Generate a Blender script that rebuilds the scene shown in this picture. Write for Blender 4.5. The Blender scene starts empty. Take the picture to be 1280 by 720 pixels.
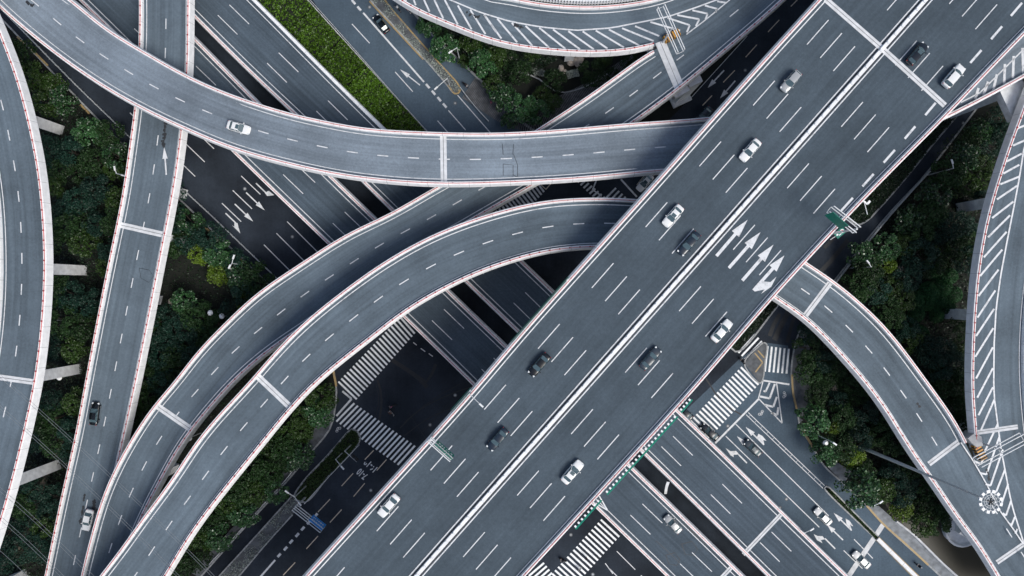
import bpy, bmesh, math, random
import numpy as np
from mathutils import Vector, Matrix
from mathutils.bvhtree import BVHTree
R = math.radians
random.seed(7); rng = np.random.default_rng(7)
scene = bpy.context.scene
col = scene.collection
H, F = 155.0, 865.0          # camera height (m), focal length in photo pixels

# ------------------------------------------------------------ camera, sky, sun, exposure
cam_d = bpy.data.cameras.new('camera'); cam = bpy.data.objects.new('camera', cam_d); col.objects.link(cam)
cam.location = (0, 0, H); cam.rotation_euler = (0, 0, 0)
cam_d.sensor_width = 36; cam_d.lens = 36*F/1280; cam_d.clip_start = 1; cam_d.clip_end = 6000
scene.camera = cam
SUN_EL, SUN_AZ = R(52), R(132)
world = bpy.data.worlds.new('World'); scene.world = world; world.use_nodes = True
wn = world.node_tree; bgn = wn.nodes['Background']
sky = wn.nodes.new('ShaderNodeTexSky'); sky.sky_type = 'NISHITA'; sky.sun_disc = False
sky.sun_elevation = SUN_EL; sky.sun_rotation = SUN_AZ; sky.air_density = 1.0; sky.dust_density = 3.0; sky.ozone_density = 0.3
wn.links.new(sky.outputs[0], bgn.inputs[0]); bgn.inputs[1].default_value = 0.100
sd = bpy.data.lights.new('sun', 'SUN'); so = bpy.data.objects.new('sun', sd); col.objects.link(so)
sd.energy = 1.8; sd.angle = R(26); sd.color = (0.98, 0.985, 0.96)
dirv = Vector((math.sin(SUN_AZ)*math.cos(SUN_EL), math.cos(SUN_AZ)*math.cos(SUN_EL), math.sin(SUN_EL)))
so.rotation_euler = dirv.to_track_quat('Z', 'Y').to_euler()
so.location = dirv*200
scene.view_settings.view_transform = 'Standard'; scene.view_settings.look = 'None'
scene.view_settings.gamma = 1; scene.view_settings.use_curve_mapping = False
scene.view_settings.exposure = 0.48
scene.render.engine = 'CYCLES'

# ------------------------------------------------------------ helpers
def W(x, y, z=0.0):
    return Vector(((x-640)*(H-z)/F, (360-y)*(H-z)/F, z))
def tag(o, label=None, cat=None, group=None, kind=None):
    if label: o['label'] = label
    if cat: o['category'] = cat
    if group: o['group'] = group
    if kind: o['kind'] = kind
    return o
def empty(name, loc=(0,0,0), rz=0.0, label=None, cat=None, group=None):
    o = bpy.data.objects.new(name, None); col.objects.link(o); o.location = loc; o.rotation_euler = (0,0,rz)
    o.empty_display_size = 0.5
    return tag(o, label, cat, group)
class MB:
    """collects geometry in the space of its parent"""
    def __init__(s): s.v=[]; s.f=[]; s.uv=[]; s.mi=[]; s.cur=0; s.sm=[]
    def face(s, pts, uvs=None, smooth=False):
        b=len(s.v); s.v += [tuple(p) for p in pts]; s.f.append(tuple(range(b,b+len(pts))))
        s.uv.append(uvs or [(p[0],p[1]) for p in pts]); s.mi.append(s.cur); s.sm.append(smooth)
    def mesh(s, verts, faces, smooth=False):
        b=len(s.v); s.v += [tuple(p) for p in verts]
        for f in faces:
            s.f.append(tuple(b+i for i in f)); s.uv.append([(verts[i][0],verts[i][1]) for i in f]); s.mi.append(s.cur); s.sm.append(smooth)
    def box(s, c, size, rz=0.0, bevel=0.0):
        cx,cy,cz=c; a,b_,h=[q/2 for q in size]; cs,sn=math.cos(rz),math.sin(rz)
        vs=[]
        for sx,sy,sz in ((-1,-1,-1),(1,-1,-1),(1,1,-1),(-1,1,-1),(-1,-1,1),(1,-1,1),(1,1,1),(-1,1,1)):
            x,y=sx*a,sy*b_
            if bevel and sz>0: x-=sx*bevel; y-=sy*bevel
            vs.append((cx+x*cs-y*sn, cy+x*sn+y*cs, cz+sz*h))
        s.mesh(vs,[(0,3,2,1),(4,5,6,7),(0,1,5,4),(1,2,6,5),(2,3,7,6),(3,0,4,7)])
    def tube(s, p0, p1, r, r1=None, n=8, caps=True):
        p0=Vector(p0);p1=Vector(p1); r1=r if r1 is None else r1
        d=(p1-p0).normalized(); a=d.orthogonal().normalized(); b=d.cross(a)
        vs=[p0+(a*math.cos(2*math.pi*i/n)+b*math.sin(2*math.pi*i/n))*r for i in range(n)]
        vs+=[p1+(a*math.cos(2*math.pi*i/n)+b*math.sin(2*math.pi*i/n))*r1 for i in range(n)]
        s.mesh(vs,[(i,(i+1)%n,n+(i+1)%n,n+i) for i in range(n)], True)
        if caps: s.mesh(vs,[tuple(range(n-1,-1,-1)),tuple(range(n,2*n))])
    def prism(s, poly, z0, z1, top_only=False):
        """poly: list of world (x,y) ; z0..z1"""
        ar=sum(poly[i][0]*poly[(i+1)%len(poly)][1]-poly[(i+1)%len(poly)][0]*poly[i][1] for i in range(len(poly)))
        if ar<0: poly=poly[::-1]
        s.face([(x,y,z1) for x,y in poly])
        if not top_only:
            n=len(poly)
            for i in range(n):
                a=poly[i];b=poly[(i+1)%n]
                s.face([(a[0],a[1],z0),(b[0],b[1],z0),(b[0],b[1],z1),(a[0],a[1],z1)])
    def build(s, name, mats, parent=None):
        me=bpy.data.meshes.new(name); me.from_pydata(s.v,[],s.f)
        mats = mats if isinstance(mats,(list,tuple)) else [mats]
        for m in mats: me.materials.append(m)
        if s.f:
            me.polygons.foreach_set('material_index', s.mi); me.polygons.foreach_set('use_smooth', s.sm)
            ul=me.uv_layers.new(name='UVMap')
            flat=[c for u in s.uv for p in u for c in p]; ul.data.foreach_set('uv', flat)
        me.update()
        o=bpy.data.objects.new(name, me); col.objects.link(o)
        if parent: o.parent=parent
        return o
def struct(o): o['kind']='structure'; return o

# ------------------------------------------------------------ materials
def mat(name, color, rough=0.7, metal=0.0, noise=0.0, nscale=2.0, spec=0.5, emit=None):
    m=bpy.data.materials.new(name); m.use_nodes=True; nt=m.node_tree; b=nt.nodes['Principled BSDF']
    b.inputs['Roughness'].default_value=rough; b.inputs['Metallic'].default_value=metal
    b.inputs['Specular IOR Level'].default_value=spec
    if noise>0:
        tc=nt.nodes.new('ShaderNodeTexCoord'); n=nt.nodes.new('ShaderNodeTexNoise'); n.inputs['Scale'].default_value=nscale; n.inputs['Detail'].default_value=6
        nt.links.new(tc.outputs['Object'], n.inputs['Vector'])
        r=nt.nodes.new('ShaderNodeValToRGB'); r.color_ramp.elements[0].position=0.3; r.color_ramp.elements[1].position=0.7
        c0=[c*(1-noise) for c in color]; c1=[min(1,c*(1+noise)) for c in color]
        r.color_ramp.elements[0].color=(*c0,1); r.color_ramp.elements[1].color=(*c1,1)
        nt.links.new(n.outputs['Fac'], r.inputs['Fac']); nt.links.new(r.outputs[0], b.inputs['Base Color'])
    else: b.inputs['Base Color'].default_value=(*color,1)
    return m
def asphalt(name, color, streak=0.25, patch=0.25, uv=True):
    m=bpy.data.materials.new(name); m.use_nodes=True; nt=m.node_tree; b=nt.nodes['Principled BSDF']; L=nt.links.new
    b.inputs['Roughness'].default_value=0.85; b.inputs['Specular IOR Level'].default_value=0.15
    tc=nt.nodes.new('ShaderNodeTexCoord')
    def noise(vec, scale, detail=5, sx=1, sy=1):
        mp=nt.nodes.new('ShaderNodeMapping'); mp.inputs['Scale'].default_value=(sx,sy,1); L(vec, mp.inputs['Vector'])
        n=nt.nodes.new('ShaderNodeTexNoise'); n.inputs['Scale'].default_value=scale; n.inputs['Detail'].default_value=detail; n.inputs['Roughness'].default_value=0.6
        L(mp.outputs[0], n.inputs['Vector']); return n.outputs['Fac']
    def mr(x, a, b_, c, d):
        q=nt.nodes.new('ShaderNodeMapRange'); q.inputs[1].default_value=a;q.inputs[2].default_value=b_;q.inputs[3].default_value=c;q.inputs[4].default_value=d; L(x,q.inputs[0]); return q.outputs[0]
    def mul(a,b_):
        q=nt.nodes.new('ShaderNodeMath'); q.operation='MULTIPLY'; L(a,q.inputs[0]); L(b_,q.inputs[1]); return q.outputs[0]
    src = tc.outputs['UV'] if uv else tc.outputs['Object']
    s1=mr(noise(src,1.0,4,0.9,0.018),0.3,0.7,1-streak,1+streak)      # worn wheel tracks along the lane
    s2=mr(noise(src,1.0,3,2.2,0.03),0.3,0.7,1-streak*0.3,1+streak*0.3)
    p=mr(noise(tc.outputs['Object'],0.07,6),0.3,0.7,1-patch,1+patch)
    g=mr(noise(tc.outputs['Object'],2.2,4),0.25,0.75,0.86,1.14)
    g2=mr(noise(tc.outputs['Object'],9.0,2),0.25,0.75,0.85,1.15)
    f=mul(mul(mul(p,g),g2), mul(s1,s2) if uv else s2)
    mx=nt.nodes.new('ShaderNodeMix'); mx.data_type='RGBA'; mx.blend_type='MULTIPLY'; mx.inputs[0].default_value=1
    mx.inputs[6].default_value=(*color,1); L(f, mx.inputs[7]); L(mx.outputs[2], b.inputs['Base Color'])
    bp=nt.nodes.new('ShaderNodeBump'); bp.inputs['Strength'].default_value=0.25; bp.inputs['Distance'].default_value=0.02; L(g2,bp.inputs['Height']); L(bp.outputs[0], b.inputs['Normal'])
    return m
def concrete(name, color, seam=0.0, dirt=0.3):
    m=bpy.data.materials.new(name); m.use_nodes=True; nt=m.node_tree; b=nt.nodes['Principled BSDF']; L=nt.links.new
    b.inputs['Roughness'].default_value=0.85
    tc=nt.nodes.new('ShaderNodeTexCoord')
    n=nt.nodes.new('ShaderNodeTexNoise'); n.inputs['Scale'].default_value=0.9; n.inputs['Detail'].default_value=7; L(tc.outputs['Object'],n.inputs['Vector'])
    r=nt.nodes.new('ShaderNodeMapRange'); r.inputs[1].default_value=0.3;r.inputs[2].default_value=0.7;r.inputs[3].default_value=1-dirt;r.inputs[4].default_value=1.05; L(n.outputs['Fac'],r.inputs[0])
    fac=r.outputs[0]
    if seam:
        sp=nt.nodes.new('ShaderNodeSeparateXYZ'); L(tc.outputs['UV'],sp.inputs[0])
        md=nt.nodes.new('ShaderNodeMath'); md.operation='MODULO'; md.inputs[1].default_value=seam; L(sp.outputs[1],md.inputs[0])
        lt=nt.nodes.new('ShaderNodeMath'); lt.operation='LESS_THAN'; lt.inputs[1].default_value=0.07; L(md.outputs[0],lt.inputs[0])
        q=nt.nodes.new('ShaderNodeMapRange'); q.inputs[3].default_value=1; q.inputs[4].default_value=0.5; L(lt.outputs[0],q.inputs[0])
        mm=nt.nodes.new('ShaderNodeMath'); mm.operation='MULTIPLY'; L(fac,mm.inputs[0]); L(q.outputs[0],mm.inputs[1]); fac=mm.outputs[0]
    mx=nt.nodes.new('ShaderNodeMix'); mx.data_type='RGBA'; mx.blend_type='MULTIPLY'; mx.inputs[0].default_value=1
    mx.inputs[6].default_value=(*color,1); L(fac,mx.inputs[7]); L(mx.outputs[2],b.inputs['Base Color'])
    return m
def paint(name, color, wear=0.35):
    m=bpy.data.materials.new(name); m.use_nodes=True; nt=m.node_tree; b=nt.nodes['Principled BSDF']; L=nt.links.new
    b.inputs['Roughness'].default_value=0.6
    tc=nt.nodes.new('ShaderNodeTexCoord')
    n=nt.nodes.new('ShaderNodeTexNoise'); n.inputs['Scale'].default_value=1.3; n.inputs['Detail'].default_value=8; n.inputs['Roughness'].default_value=0.7; L(tc.outputs['Object'],n.inputs['Vector'])
    r=nt.nodes.new('ShaderNodeMapRange'); r.inputs[1].default_value=0.30;r.inputs[2].default_value=0.5;r.inputs[3].default_value=wear;r.inputs[4].default_value=0.0; L(n.outputs['Fac'],r.inputs[0])
    mx=nt.nodes.new('ShaderNodeMix'); mx.data_type='RGBA'; L(r.outputs[0],mx.inputs[0])
    mx.inputs[6].default_value=(*color,1); mx.inputs[7].default_value=((0.12,0.13,0.15,1) if color[0]>0.1 else (0.03,0.035,0.042,1)); L(mx.outputs[2],b.inputs['Base Color'])
    return m
def foliage(name, color, var=0.5, rough=0.45, spec=0.4):
    m=bpy.data.materials.new(name); m.use_nodes=True; nt=m.node_tree; b=nt.nodes['Principled BSDF']; L=nt.links.new
    b.inputs['Roughness'].default_value=rough; b.inputs['Specular IOR Level'].default_value=spec
    tc=nt.nodes.new('ShaderNodeTexCoord'); oi=nt.nodes.new('ShaderNodeObjectInfo')
    n=nt.nodes.new('ShaderNodeTexNoise'); n.inputs['Scale'].default_value=0.9; n.inputs['Detail'].default_value=5; L(tc.outputs['Object'],n.inputs['Vector'])
    n2=nt.nodes.new('ShaderNodeTexWhiteNoise'); n2.noise_dimensions='3D'
    ge=nt.nodes.new('ShaderNodeNewGeometry'); L(ge.outputs['Random Per Island'], n2.inputs['Vector'])
    a=nt.nodes.new('ShaderNodeMath'); a.operation='ADD'; L(n.outputs['Fac'],a.inputs[0]); L(n2.outputs['Value'],a.inputs[1])
    a2=nt.nodes.new('ShaderNodeMath'); a2.operation='MULTIPLY_ADD'; L(oi.outputs['Random'],a2.inputs[0]); a2.inputs[1].default_value=0.6; L(a.outputs[0],a2.inputs[2])
    r=nt.nodes.new('ShaderNodeMapRange'); r.inputs[1].default_value=0.5;r.inputs[2].default_value=1.9;r.inputs[3].default_value=1-var;r.inputs[4].default_value=1+var*1.3; L(a2.outputs[0],r.inputs[0])
    mx=nt.nodes.new('ShaderNodeMix'); mx.data_type='RGBA'; mx.blend_type='MULTIPLY'; mx.inputs[0].default_value=1
    mx.inputs[6].default_value=(*color,1); L(r.outputs[0],mx.inputs[7]); L(mx.outputs[2],b.inputs['Base Color'])
    return m
M={}
M['hw']=asphalt('highway_asphalt',(0.065,0.086,0.105),0.11,0.20)
M['ramp']=asphalt('ramp_asphalt',(0.102,0.131,0.156),0.20,0.26)
M['ramp2']=asphalt('pale_ramp_asphalt',(0.178,0.214,0.250),0.18,0.24)
M['mid']=asphalt('viaduct_asphalt',(0.066,0.088,0.110),0.20,0.24)
M['ground_road']=asphalt('shaded_street_asphalt',(0.025,0.032,0.043),0.18,0.55,uv=False)  # base colour darkened to carry the shade beside and under the decks
M['lit_street']=asphalt('lit_street_asphalt',(0.072,0.102,0.132),0.15,0.25,uv=False)  # paler copy of the street asphalt for stretches in open light
M['conc']=concrete('parapet_concrete',(0.82,0.82,0.82),4.0,0.13)
M['fascia']=concrete('grey_concrete',(0.40,0.415,0.43),0,0.3)
M['joint']=concrete('joint_concrete',(0.66,0.67,0.68),0,0.22)
M['pier']=concrete('pier_concrete',(0.78,0.79,0.79),0,0.25)
M['white']=paint('road_paint_white',(0.66,0.67,0.68),0.6)
M['bright']=paint('crosswalk_white',(0.86,0.87,0.87),0.35)
M['worn']=paint('road_paint_worn',(0.62,0.63,0.64),0.8)
M['warm']=paint('road_paint_warm',(0.62,0.52,0.40),0.5)
M['red']=mat('rail_red',(0.58,0.10,0.085),0.5,0,0.25,0.6)
M['darkred']=mat('reflector_red',(0.35,0.02,0.02),0.4)
M['steelw']=mat('galvanised_steel',(0.55,0.57,0.58),0.45,0.2)
M['whitemetal']=mat('white_metal',(0.75,0.76,0.76),0.4)
M['black']=mat('black_rubber',(0.012,0.012,0.013),0.7)
M['seal']=mat('crack_sealant',(0.018,0.02,0.024),0.5)
M['tyre']=paint('tyre_mark_dark',(0.010,0.012,0.015),0.35)
M['stain']=mat('oil_stain',(0.022,0.024,0.028),0.7)
M['green']=mat('sign_green',(0.0,0.16,0.11),0.45,0,0.15,1.5)
M['blue']=mat('sign_blue',(0.05,0.30,0.78),0.45,0,0.2,1.5)
M['signwhite']=mat('sign_lettering',(0.78,0.80,0.80),0.5)
M['signred']=mat('sign_red',(0.6,0.05,0.08),0.5)
M['yellow']=paint('kerb_yellow',(0.40,0.28,0.12),0.75)
M['crash']=mat('crash_orange',(0.50,0.24,0.03),0.5)
M['soil']=mat('soil',(0.006,0.008,0.005),0.95,0,0.5,0.35)
M['dirt']=mat('dirt_path',(0.10,0.085,0.065),0.95,0,0.4,0.8)
M['paving']=concrete('paving_grey',(0.13,0.14,0.15),0,0.5)
M['kerb']=concrete('kerb_stone',(0.42,0.43,0.43),1.0,0.4)
M['rock']=mat('garden_rock',(0.42,0.36,0.31),0.85,0,0.35,1.5)
M['timber']=mat('deck_timber',(0.13,0.13,0.135),0.8,0,0.4,1.0)
M['glass']=mat('car_glass',(0.065,0.105,0.12),0.12,0,0,1,0.8)  # blue-grey base colour includes the sky's reflection
M['rim']=mat('wheel_rim',(0.5,0.5,0.5),0.3,0.8)
M['lampglass']=mat('headlight_lens',(0.7,0.72,0.72),0.15)
M['tail']=mat('tail_light_red',(0.4,0.01,0.01),0.25)
M['skin']=mat('skin',(0.45,0.27,0.19),0.6)
M['pinkm']=mat('helmet_pink',(0.55,0.16,0.25),0.4)
M['cloth_d']=mat('dark_cloth',(0.015,0.013,0.02),0.9)
M['cloth_g']=mat('grey_cloth',(0.14,0.14,0.16),0.9)
M['cloth_w']=mat('white_cloth',(0.6,0.6,0.6),0.9)
M['cloth_b']=mat('brown_cloth',(0.20,0.09,0.06),0.9)
M['wire']=mat('power_cable_metal',(0.28,0.30,0.31),0.5,0.3)
M['bark']=mat('bark',(0.07,0.055,0.042),0.9,0,0.3,3)
M['f_dark']=foliage('foliage_dark_green',(0.012,0.032,0.008),0.6,0.5,0.25)
M['f_blue']=foliage('foliage_blue_green',(0.007,0.027,0.017),0.5,0.5,0.25)
M['f_gloss']=foliage('foliage_glossy_green',(0.020,0.056,0.018),0.95,0.32,0.5)
M['f_lime']=foliage('foliage_yellow_green',(0.062,0.105,0.006),0.5)
M['f_mid']=foliage('foliage_mid_green',(0.018,0.042,0.005),0.65)
M['f_ball']=foliage('foliage_clipped',(0.020,0.070,0.022),0.35,0.5,0.25)
M['hedge']=foliage('hedge_leaves',(0.036,0.078,0.005),1.0)
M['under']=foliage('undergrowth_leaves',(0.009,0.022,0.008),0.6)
M['grey_plants']=foliage('silver_leaves',(0.24,0.27,0.24),0.6)

# ------------------------------------------------------------ curves
def cr(pts, per=14):
    P=[Vector(p) for p in pts]; P=[P[0]*2-P[1]]+P+[P[-1]*2-P[-2]]; out=[]
    for i in range(1,len(P)-2):
        p0,p1,p2,p3=P[i-1:i+3]
        # centripetal parametrisation keeps the curve calm where points are unevenly spaced
        d1=max((p1-p0).length,1e-6)**.5; d2=max((p2-p1).length,1e-6)**.5; d3=max((p3-p2).length,1e-6)**.5
        m1=((p1-p0)/d1-(p2-p0)/(d1+d2)+(p2-p1)/d2)*d2; m2=((p2-p1)/d2-(p3-p1)/(d2+d3)+(p3-p2)/d3)*d2
        for k in range(per):
            t=k/per; t2=t*t; t3=t2*t
            out.append(p1*(2*t3-3*t2+1)+m1*(t3-2*t2+t)+p2*(-2*t3+3*t2)+m2*(t3-t2))
    out.append(P[-2].copy()); return out
def resample(P, n):
    c=[0.0]
    for a,b in zip(P,P[1:]): c.append(c[-1]+(b-a).length)
    out=[]; j=0
    for i in range(n):
        s=c[-1]*i/(n-1)
        while j<len(c)-2 and c[j+1]<s: j+=1
        t=(s-c[j])/max(1e-9,c[j+1]-c[j]); out.append(P[j].lerp(P[j+1],min(1,max(0,t))))
    return out
def cum(P):
    c=[0.0]
    for a,b in zip(P,P[1:]): c.append(c[-1]+(b-a).length)
    return c
def normals2d(P):
    out=[]
    for i in range(len(P)):
        a=P[max(0,i-1)]; b=P[min(len(P)-1,i+1)]; d=b-a; d.z=0; d.normalize(); out.append(Vector((-d.y,d.x,0)))
    return out
def offset(P, d): return [p+n*d for p,n in zip(P,normals2d(P))]
def sweep(mb, P, prof, side):
    """prof: [(inward offset, z)], closed; side=+1 when inward is the left normal"""
    N=normals2d(P); c=cum(P); n=len(prof)
    rings=[[p+nn*(side*o)+Vector((0,0,z)) for o,z in prof] for p,nn in zip(P,N)]
    pl=[0]
    for k in range(n): 
        a=prof[k]; b=prof[(k+1)%n]; pl.append(pl[-1]+math.hypot(a[0]-b[0],a[1]-b[1]))
    for i in range(len(P)-1):
        for k in range(n):
            k2=(k+1)%n
            q=[rings[i][k],rings[i][k2],rings[i+1][k2],rings[i+1][k]]; u=[(pl[k],c[i]),(pl[k+1],c[i]),(pl[k+1],c[i+1]),(pl[k],c[i+1])]
            if side<0: q.reverse(); u.reverse()
            mb.face(q,u)
    e0=rings[0]; e1=rings[-1]
    mb.face(e0[::-1] if side>0 else e0); mb.face(e1 if side>0 else e1[::-1])
def ribbon(mb, P, w, dz=0.0, dash=None):
    """flat painted line along P, w wide; dash=(len, period, phase)"""
    c=cum(P); tot=c[-1]
    def at(s):
        s=min(max(s,0),tot); lo=0; hi=len(c)-1
        while hi-lo>1:
            m=(lo+hi)//2
            if c[m]<=s: lo=m
            else: hi=m
        t=(s-c[lo])/max(1e-9,c[hi]-c[lo]); d=P[hi]-P[lo]; d.z=0; d.normalize()
        return P[lo].lerp(P[hi],t), Vector((-d.y,d.x,0))
    segs=[]
    if dash:
        L_,per,ph=dash; s=ph
        while s<tot:
            if s+L_>0: segs.append((max(0,s),min(tot,s+L_)))
            s+=per
    else: segs=[(0,tot)]
    up=Vector((0,0,dz))
    for a,b in segs:
        k=max(1,int((b-a)/2.0)); q=[at(a+(b-a)*i/k) for i in range(k+1)]
        for (p,n),(p2,n2) in zip(q,q[1:]):
            mb.face([p-n*w/2+up,p2-n2*w/2+up,p2+n2*w/2+up,p+n*w/2+up])
def seg(mb, a, b, w, z, dz=0.03):
    ribbon(mb,[W(*a,z),W(*b,z)],w,dz)
def polypx(mb, pts, z, dz=0.03):
    q=[W(x,y,z) for x,y in pts]; ar=sum(q[i].x*q[(i+1)%len(q)].y-q[(i+1)%len(q)].x*q[i].y for i in range(len(q)))
    if ar<0: q.reverse()
    up=Vector((0,0,dz)); mb.face([p+up for p in q])
def arrow(mb, tail, tip, z, sw=0.35, hw=1.2, hl=0.42, dz=0.035):
    a=W(*tail,z); b=W(*tip,z); d=b-a; L_=d.length; d.normalize(); n=Vector((-d.y,d.x,0)); up=Vector((0,0,dz)); m=a+d*L_*(1-hl)
    mb.face([a-n*sw/2+up,m-n*sw/2+up,m+n*sw/2+up,a+n*sw/2+up][::1])
    mb.face([m-n*hw/2+up,b+up,m+n*hw/2+up])

DECKS=[]
class Deck:
    def __init__(s, name, label, left, right, asp, n=120, cat='elevated road', depth=1.9, ranges=((0,1),(0,1)), rails=(True,True), barrier=(True,True), group=None, inset=1.8, smooth=14, reflect=(False,False)):
        s.L=resample(cr([W(*p) for p in left]),n); s.Rr=resample(cr([W(*p) for p in right]),n)
        for Q in (s.L,s.Rr):                      # fair the edge curves
            for _ in range(smooth):
                Z=[p.copy() for p in Q]
                for i in range(1,n-1): Q[i]=(Z[i-1]+Z[i]*2+Z[i+1])/4
        s.rev=False
        i=n//2; d_=s.L[i+1]-s.L[i]; e_=s.L[i]-s.Rr[i]
        if d_.x*e_.y-d_.y*e_.x<0:
            s.rev=True; s.L.reverse(); s.Rr.reverse(); ranges=tuple((1-b,1-a) for a,b in ranges)
        s.C=[(a+b)/2 for a,b in zip(s.L,s.Rr)]; s.cl=cum(s.C); s.hw=[(a-b).length/2 for a,b in zip(s.L,s.Rr)]
        o=s.o=empty(name,(0,0,0),0,label,cat,group)
        mb=MB()
        for i in range(n-1):
            m=5
            for k in range(m):
                a=s.L[i].lerp(s.Rr[i],k/m);b=s.L[i].lerp(s.Rr[i],(k+1)/m);c=s.L[i+1].lerp(s.Rr[i+1],(k+1)/m);d=s.L[i+1].lerp(s.Rr[i+1],k/m)
                w0=s.hw[i]*2; w1=s.hw[i+1]*2
                mb.face([a,b,c,d],[(w0*k/m,s.cl[i]),(w0*(k+1)/m,s.cl[i]),(w1*(k+1)/m,s.cl[i+1]),(w1*k/m,s.cl[i+1])])
        mb.build('road_surface', asp, o)
        s.bvh=BVHTree.FromPolygons([Vector(v) for v in mb.v],[list(f) for f in mb.f])
        mb=MB(); dn=Vector((0,0,-0.32)); Lb=[p+dn for p in s.L]; Rb=[p+dn for p in s.Rr]
        N=normals2d(s.C)
        il=[p-nn*inset+Vector((0,0,-0.45)) for p,nn in zip(s.L,N)]; ir=[p+nn*inset+Vector((0,0,-0.45)) for p,nn in zip(s.Rr,N)]
        for i in range(n-1):
            dp=Vector((0,0,-depth))
            A=[s.L[i]+Vector((0,0,-.02)),Lb[i],il[i],il[i]+dp+(s.C[i]-il[i]).normalized()*0.5,ir[i]+dp+(s.C[i]-ir[i]).normalized()*0.5,ir[i],Rb[i],s.Rr[i]+Vector((0,0,-.02))]
            j=i+1
            B=[s.L[j]+Vector((0,0,-.02)),Lb[j],il[j],il[j]+dp+(s.C[j]-il[j]).normalized()*0.5,ir[j]+dp+(s.C[j]-ir[j]).normalized()*0.5,ir[j],Rb[j],s.Rr[j]+Vector((0,0,-.02))]
            for k in range(7): mb.face([A[k],B[k],B[k+1],A[k+1]],[(k,s.cl[i])]*4)
        mb.build('girder', M['fascia'], o)
        prof=[(-0.24,-0.95),(0.0,0.72),(0.06,0.78),(0.60,0.78),(0.64,0.72),(0.68,0.01),(0.68,-0.3)]
        prof_rail=[(0.27,0.80),(0.27,0.90),(0.36,0.90),(0.36,0.80)]
        for side,(P,rg,rl,ba) in enumerate(((s.L,ranges[0],rails[0],barrier[0]),(s.Rr,ranges[1],rails[1],barrier[1]))):
            if not ba: continue
            i0=int(rg[0]*(n-1)); i1=int(rg[1]*(n-1))+1; Q=P[i0:i1]
            if len(Q)<2: continue
            sg=-1 if side==0 else 1
            mb=MB(); sweep(mb,Q,prof,sg); mb.build('parapet', M['conc'], o)
            if rl:
                if isinstance(rl,tuple):
                    a_,b_=rl
                    if s.rev: a_,b_=1-b_,1-a_
                    Q=P[int(a_*(n-1)):int(b_*(n-1))+1]
                mb=MB(); sweep(mb,Q,prof_rail,sg)
                step=1.95 if reflect[side] else 6.0; mb.cur=1; c=cum(Q); NN=normals2d(Q); t=0.9; j=0
                while t<c[-1]:
                    while j<len(c)-2 and c[j+1]<t: j+=1
                    p=Q[j].lerp(Q[j+1],(t-c[j])/max(1e-9,c[j+1]-c[j])); p=p+NN[j]*(sg*0.34)
                    mb.box((p.x,p.y,p.z+0.88),(0.24,0.24,0.16) if step<3 else (0.12,0.2,0.16),math.atan2(NN[j].y,NN[j].x)); t+=step
                mb.build('red_rail',[M['red'],M['darkred']],o)
        s.mark=MB(); s.joint=MB(); s.dark=MB()
        DECKS.append(s)
    def line(s, d, side='L', w=0.18, rng_=(0,1), dash=None, dz=0.035):
        P=s.L if side=='L' else s.Rr; sg=-1 if side=='L' else 1
        i0=int(rng_[0]*(len(P)-1)); i1=int(rng_[1]*(len(P)-1))+1
        if s.rev: i0,i1=len(P)-i1,len(P)-i0
        Q=offset(P[i0:i1],sg*d); ribbon(s.mark,Q[::-1] if s.rev else Q,w,dz,dash)
    def frac(s, f, w=0.2, rng_=(0,1), dash=None, dz=0.035):
        P=[a.lerp(b,f) for a,b in zip(s.L,s.Rr)]; i0=int(rng_[0]*(len(P)-1)); i1=int(rng_[1]*(len(P)-1))+1
        if s.rev: i0,i1=len(P)-i1,len(P)-i0
        Q=P[i0:i1]; ribbon(s.mark,Q[::-1] if s.rev else Q,w,dz,dash)
    def zat(s, x, y):
        best=1e9; zz=0
        for p in s.C:
            q=W(x,y,p.z); d=(q.x-p.x)**2+(q.y-p.y)**2
            if d<best: best=d; zz=p.z
        return zz
    def pos(s, x, y):
        c=Vector((0,0,H)); r=s.bvh.ray_cast(c,(W(x,y,0)-c).normalized())
        if r[0] is not None: return r[0]
        return W(x,y,s.zat(x,y))
    def ribpx(s, pts, w, mb=None, dz=0.035, dash=None):
        """painted line through photo points lying on this deck"""
        Q=[]
        for a,b in zip(pts,pts[1:]):
            k=max(1,int(math.hypot(a[0]-b[0],a[1]-b[1])/9))
            Q+=[(a[0]+(b[0]-a[0])*i/k,a[1]+(b[1]-a[1])*i/k) for i in range(k)]
        Q.append(pts[-1]); ribbon(mb or s.mark, [s.pos(*p) for p in Q], w, dz, dash)
    def jointat(s, a, b, w=1.25):
        A=s.pos(*a); B=s.pos(*b); J=[s.pos(a[0]+(b[0]-a[0])*i/8,a[1]+(b[1]-a[1])*i/8) for i in range(9)]; ribbon(s.joint,J,w,0.05)
        mb=MB(); d=(B-A).normalized(); n=Vector((-d.y,d.x,0))
        ribbon(s.dark,[A+Vector((0,0,.02)),B+Vector((0,0,.02))],0.07,0.065)
    def finish(s):
        if s.mark.f: s.mark.build('lane_marking', M['white'], s.o)
        if s.joint.f: s.joint.build('expansion_joint', M['joint'], s.o)
        if s.dark.f: s.dark.build('joint_seal', M['seal'], s.o)
    def under(s, fr, sx=2.0, sy=3.0):
        for f in fr:
            k=int(f*(len(s.C)-1)); c=s.C[k]
            if any(D is not s and D.C[j].z<c.z+2 and (D.C[j].x-c.x)**2+(D.C[j].y-c.y)**2<(D.hw[j]+2.5)**2 for D in DECKS for j in range(0,len(D.C))): continue
            d=s.C[k+1]-s.C[k-1]; a=math.atan2(d.y,d.x); top=c.z-1.9; mb=MB(); mb.box((c.x,c.y,top/2),(sx,sy,top),a); mb.build('pier',M['pier'],s.o)
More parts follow.
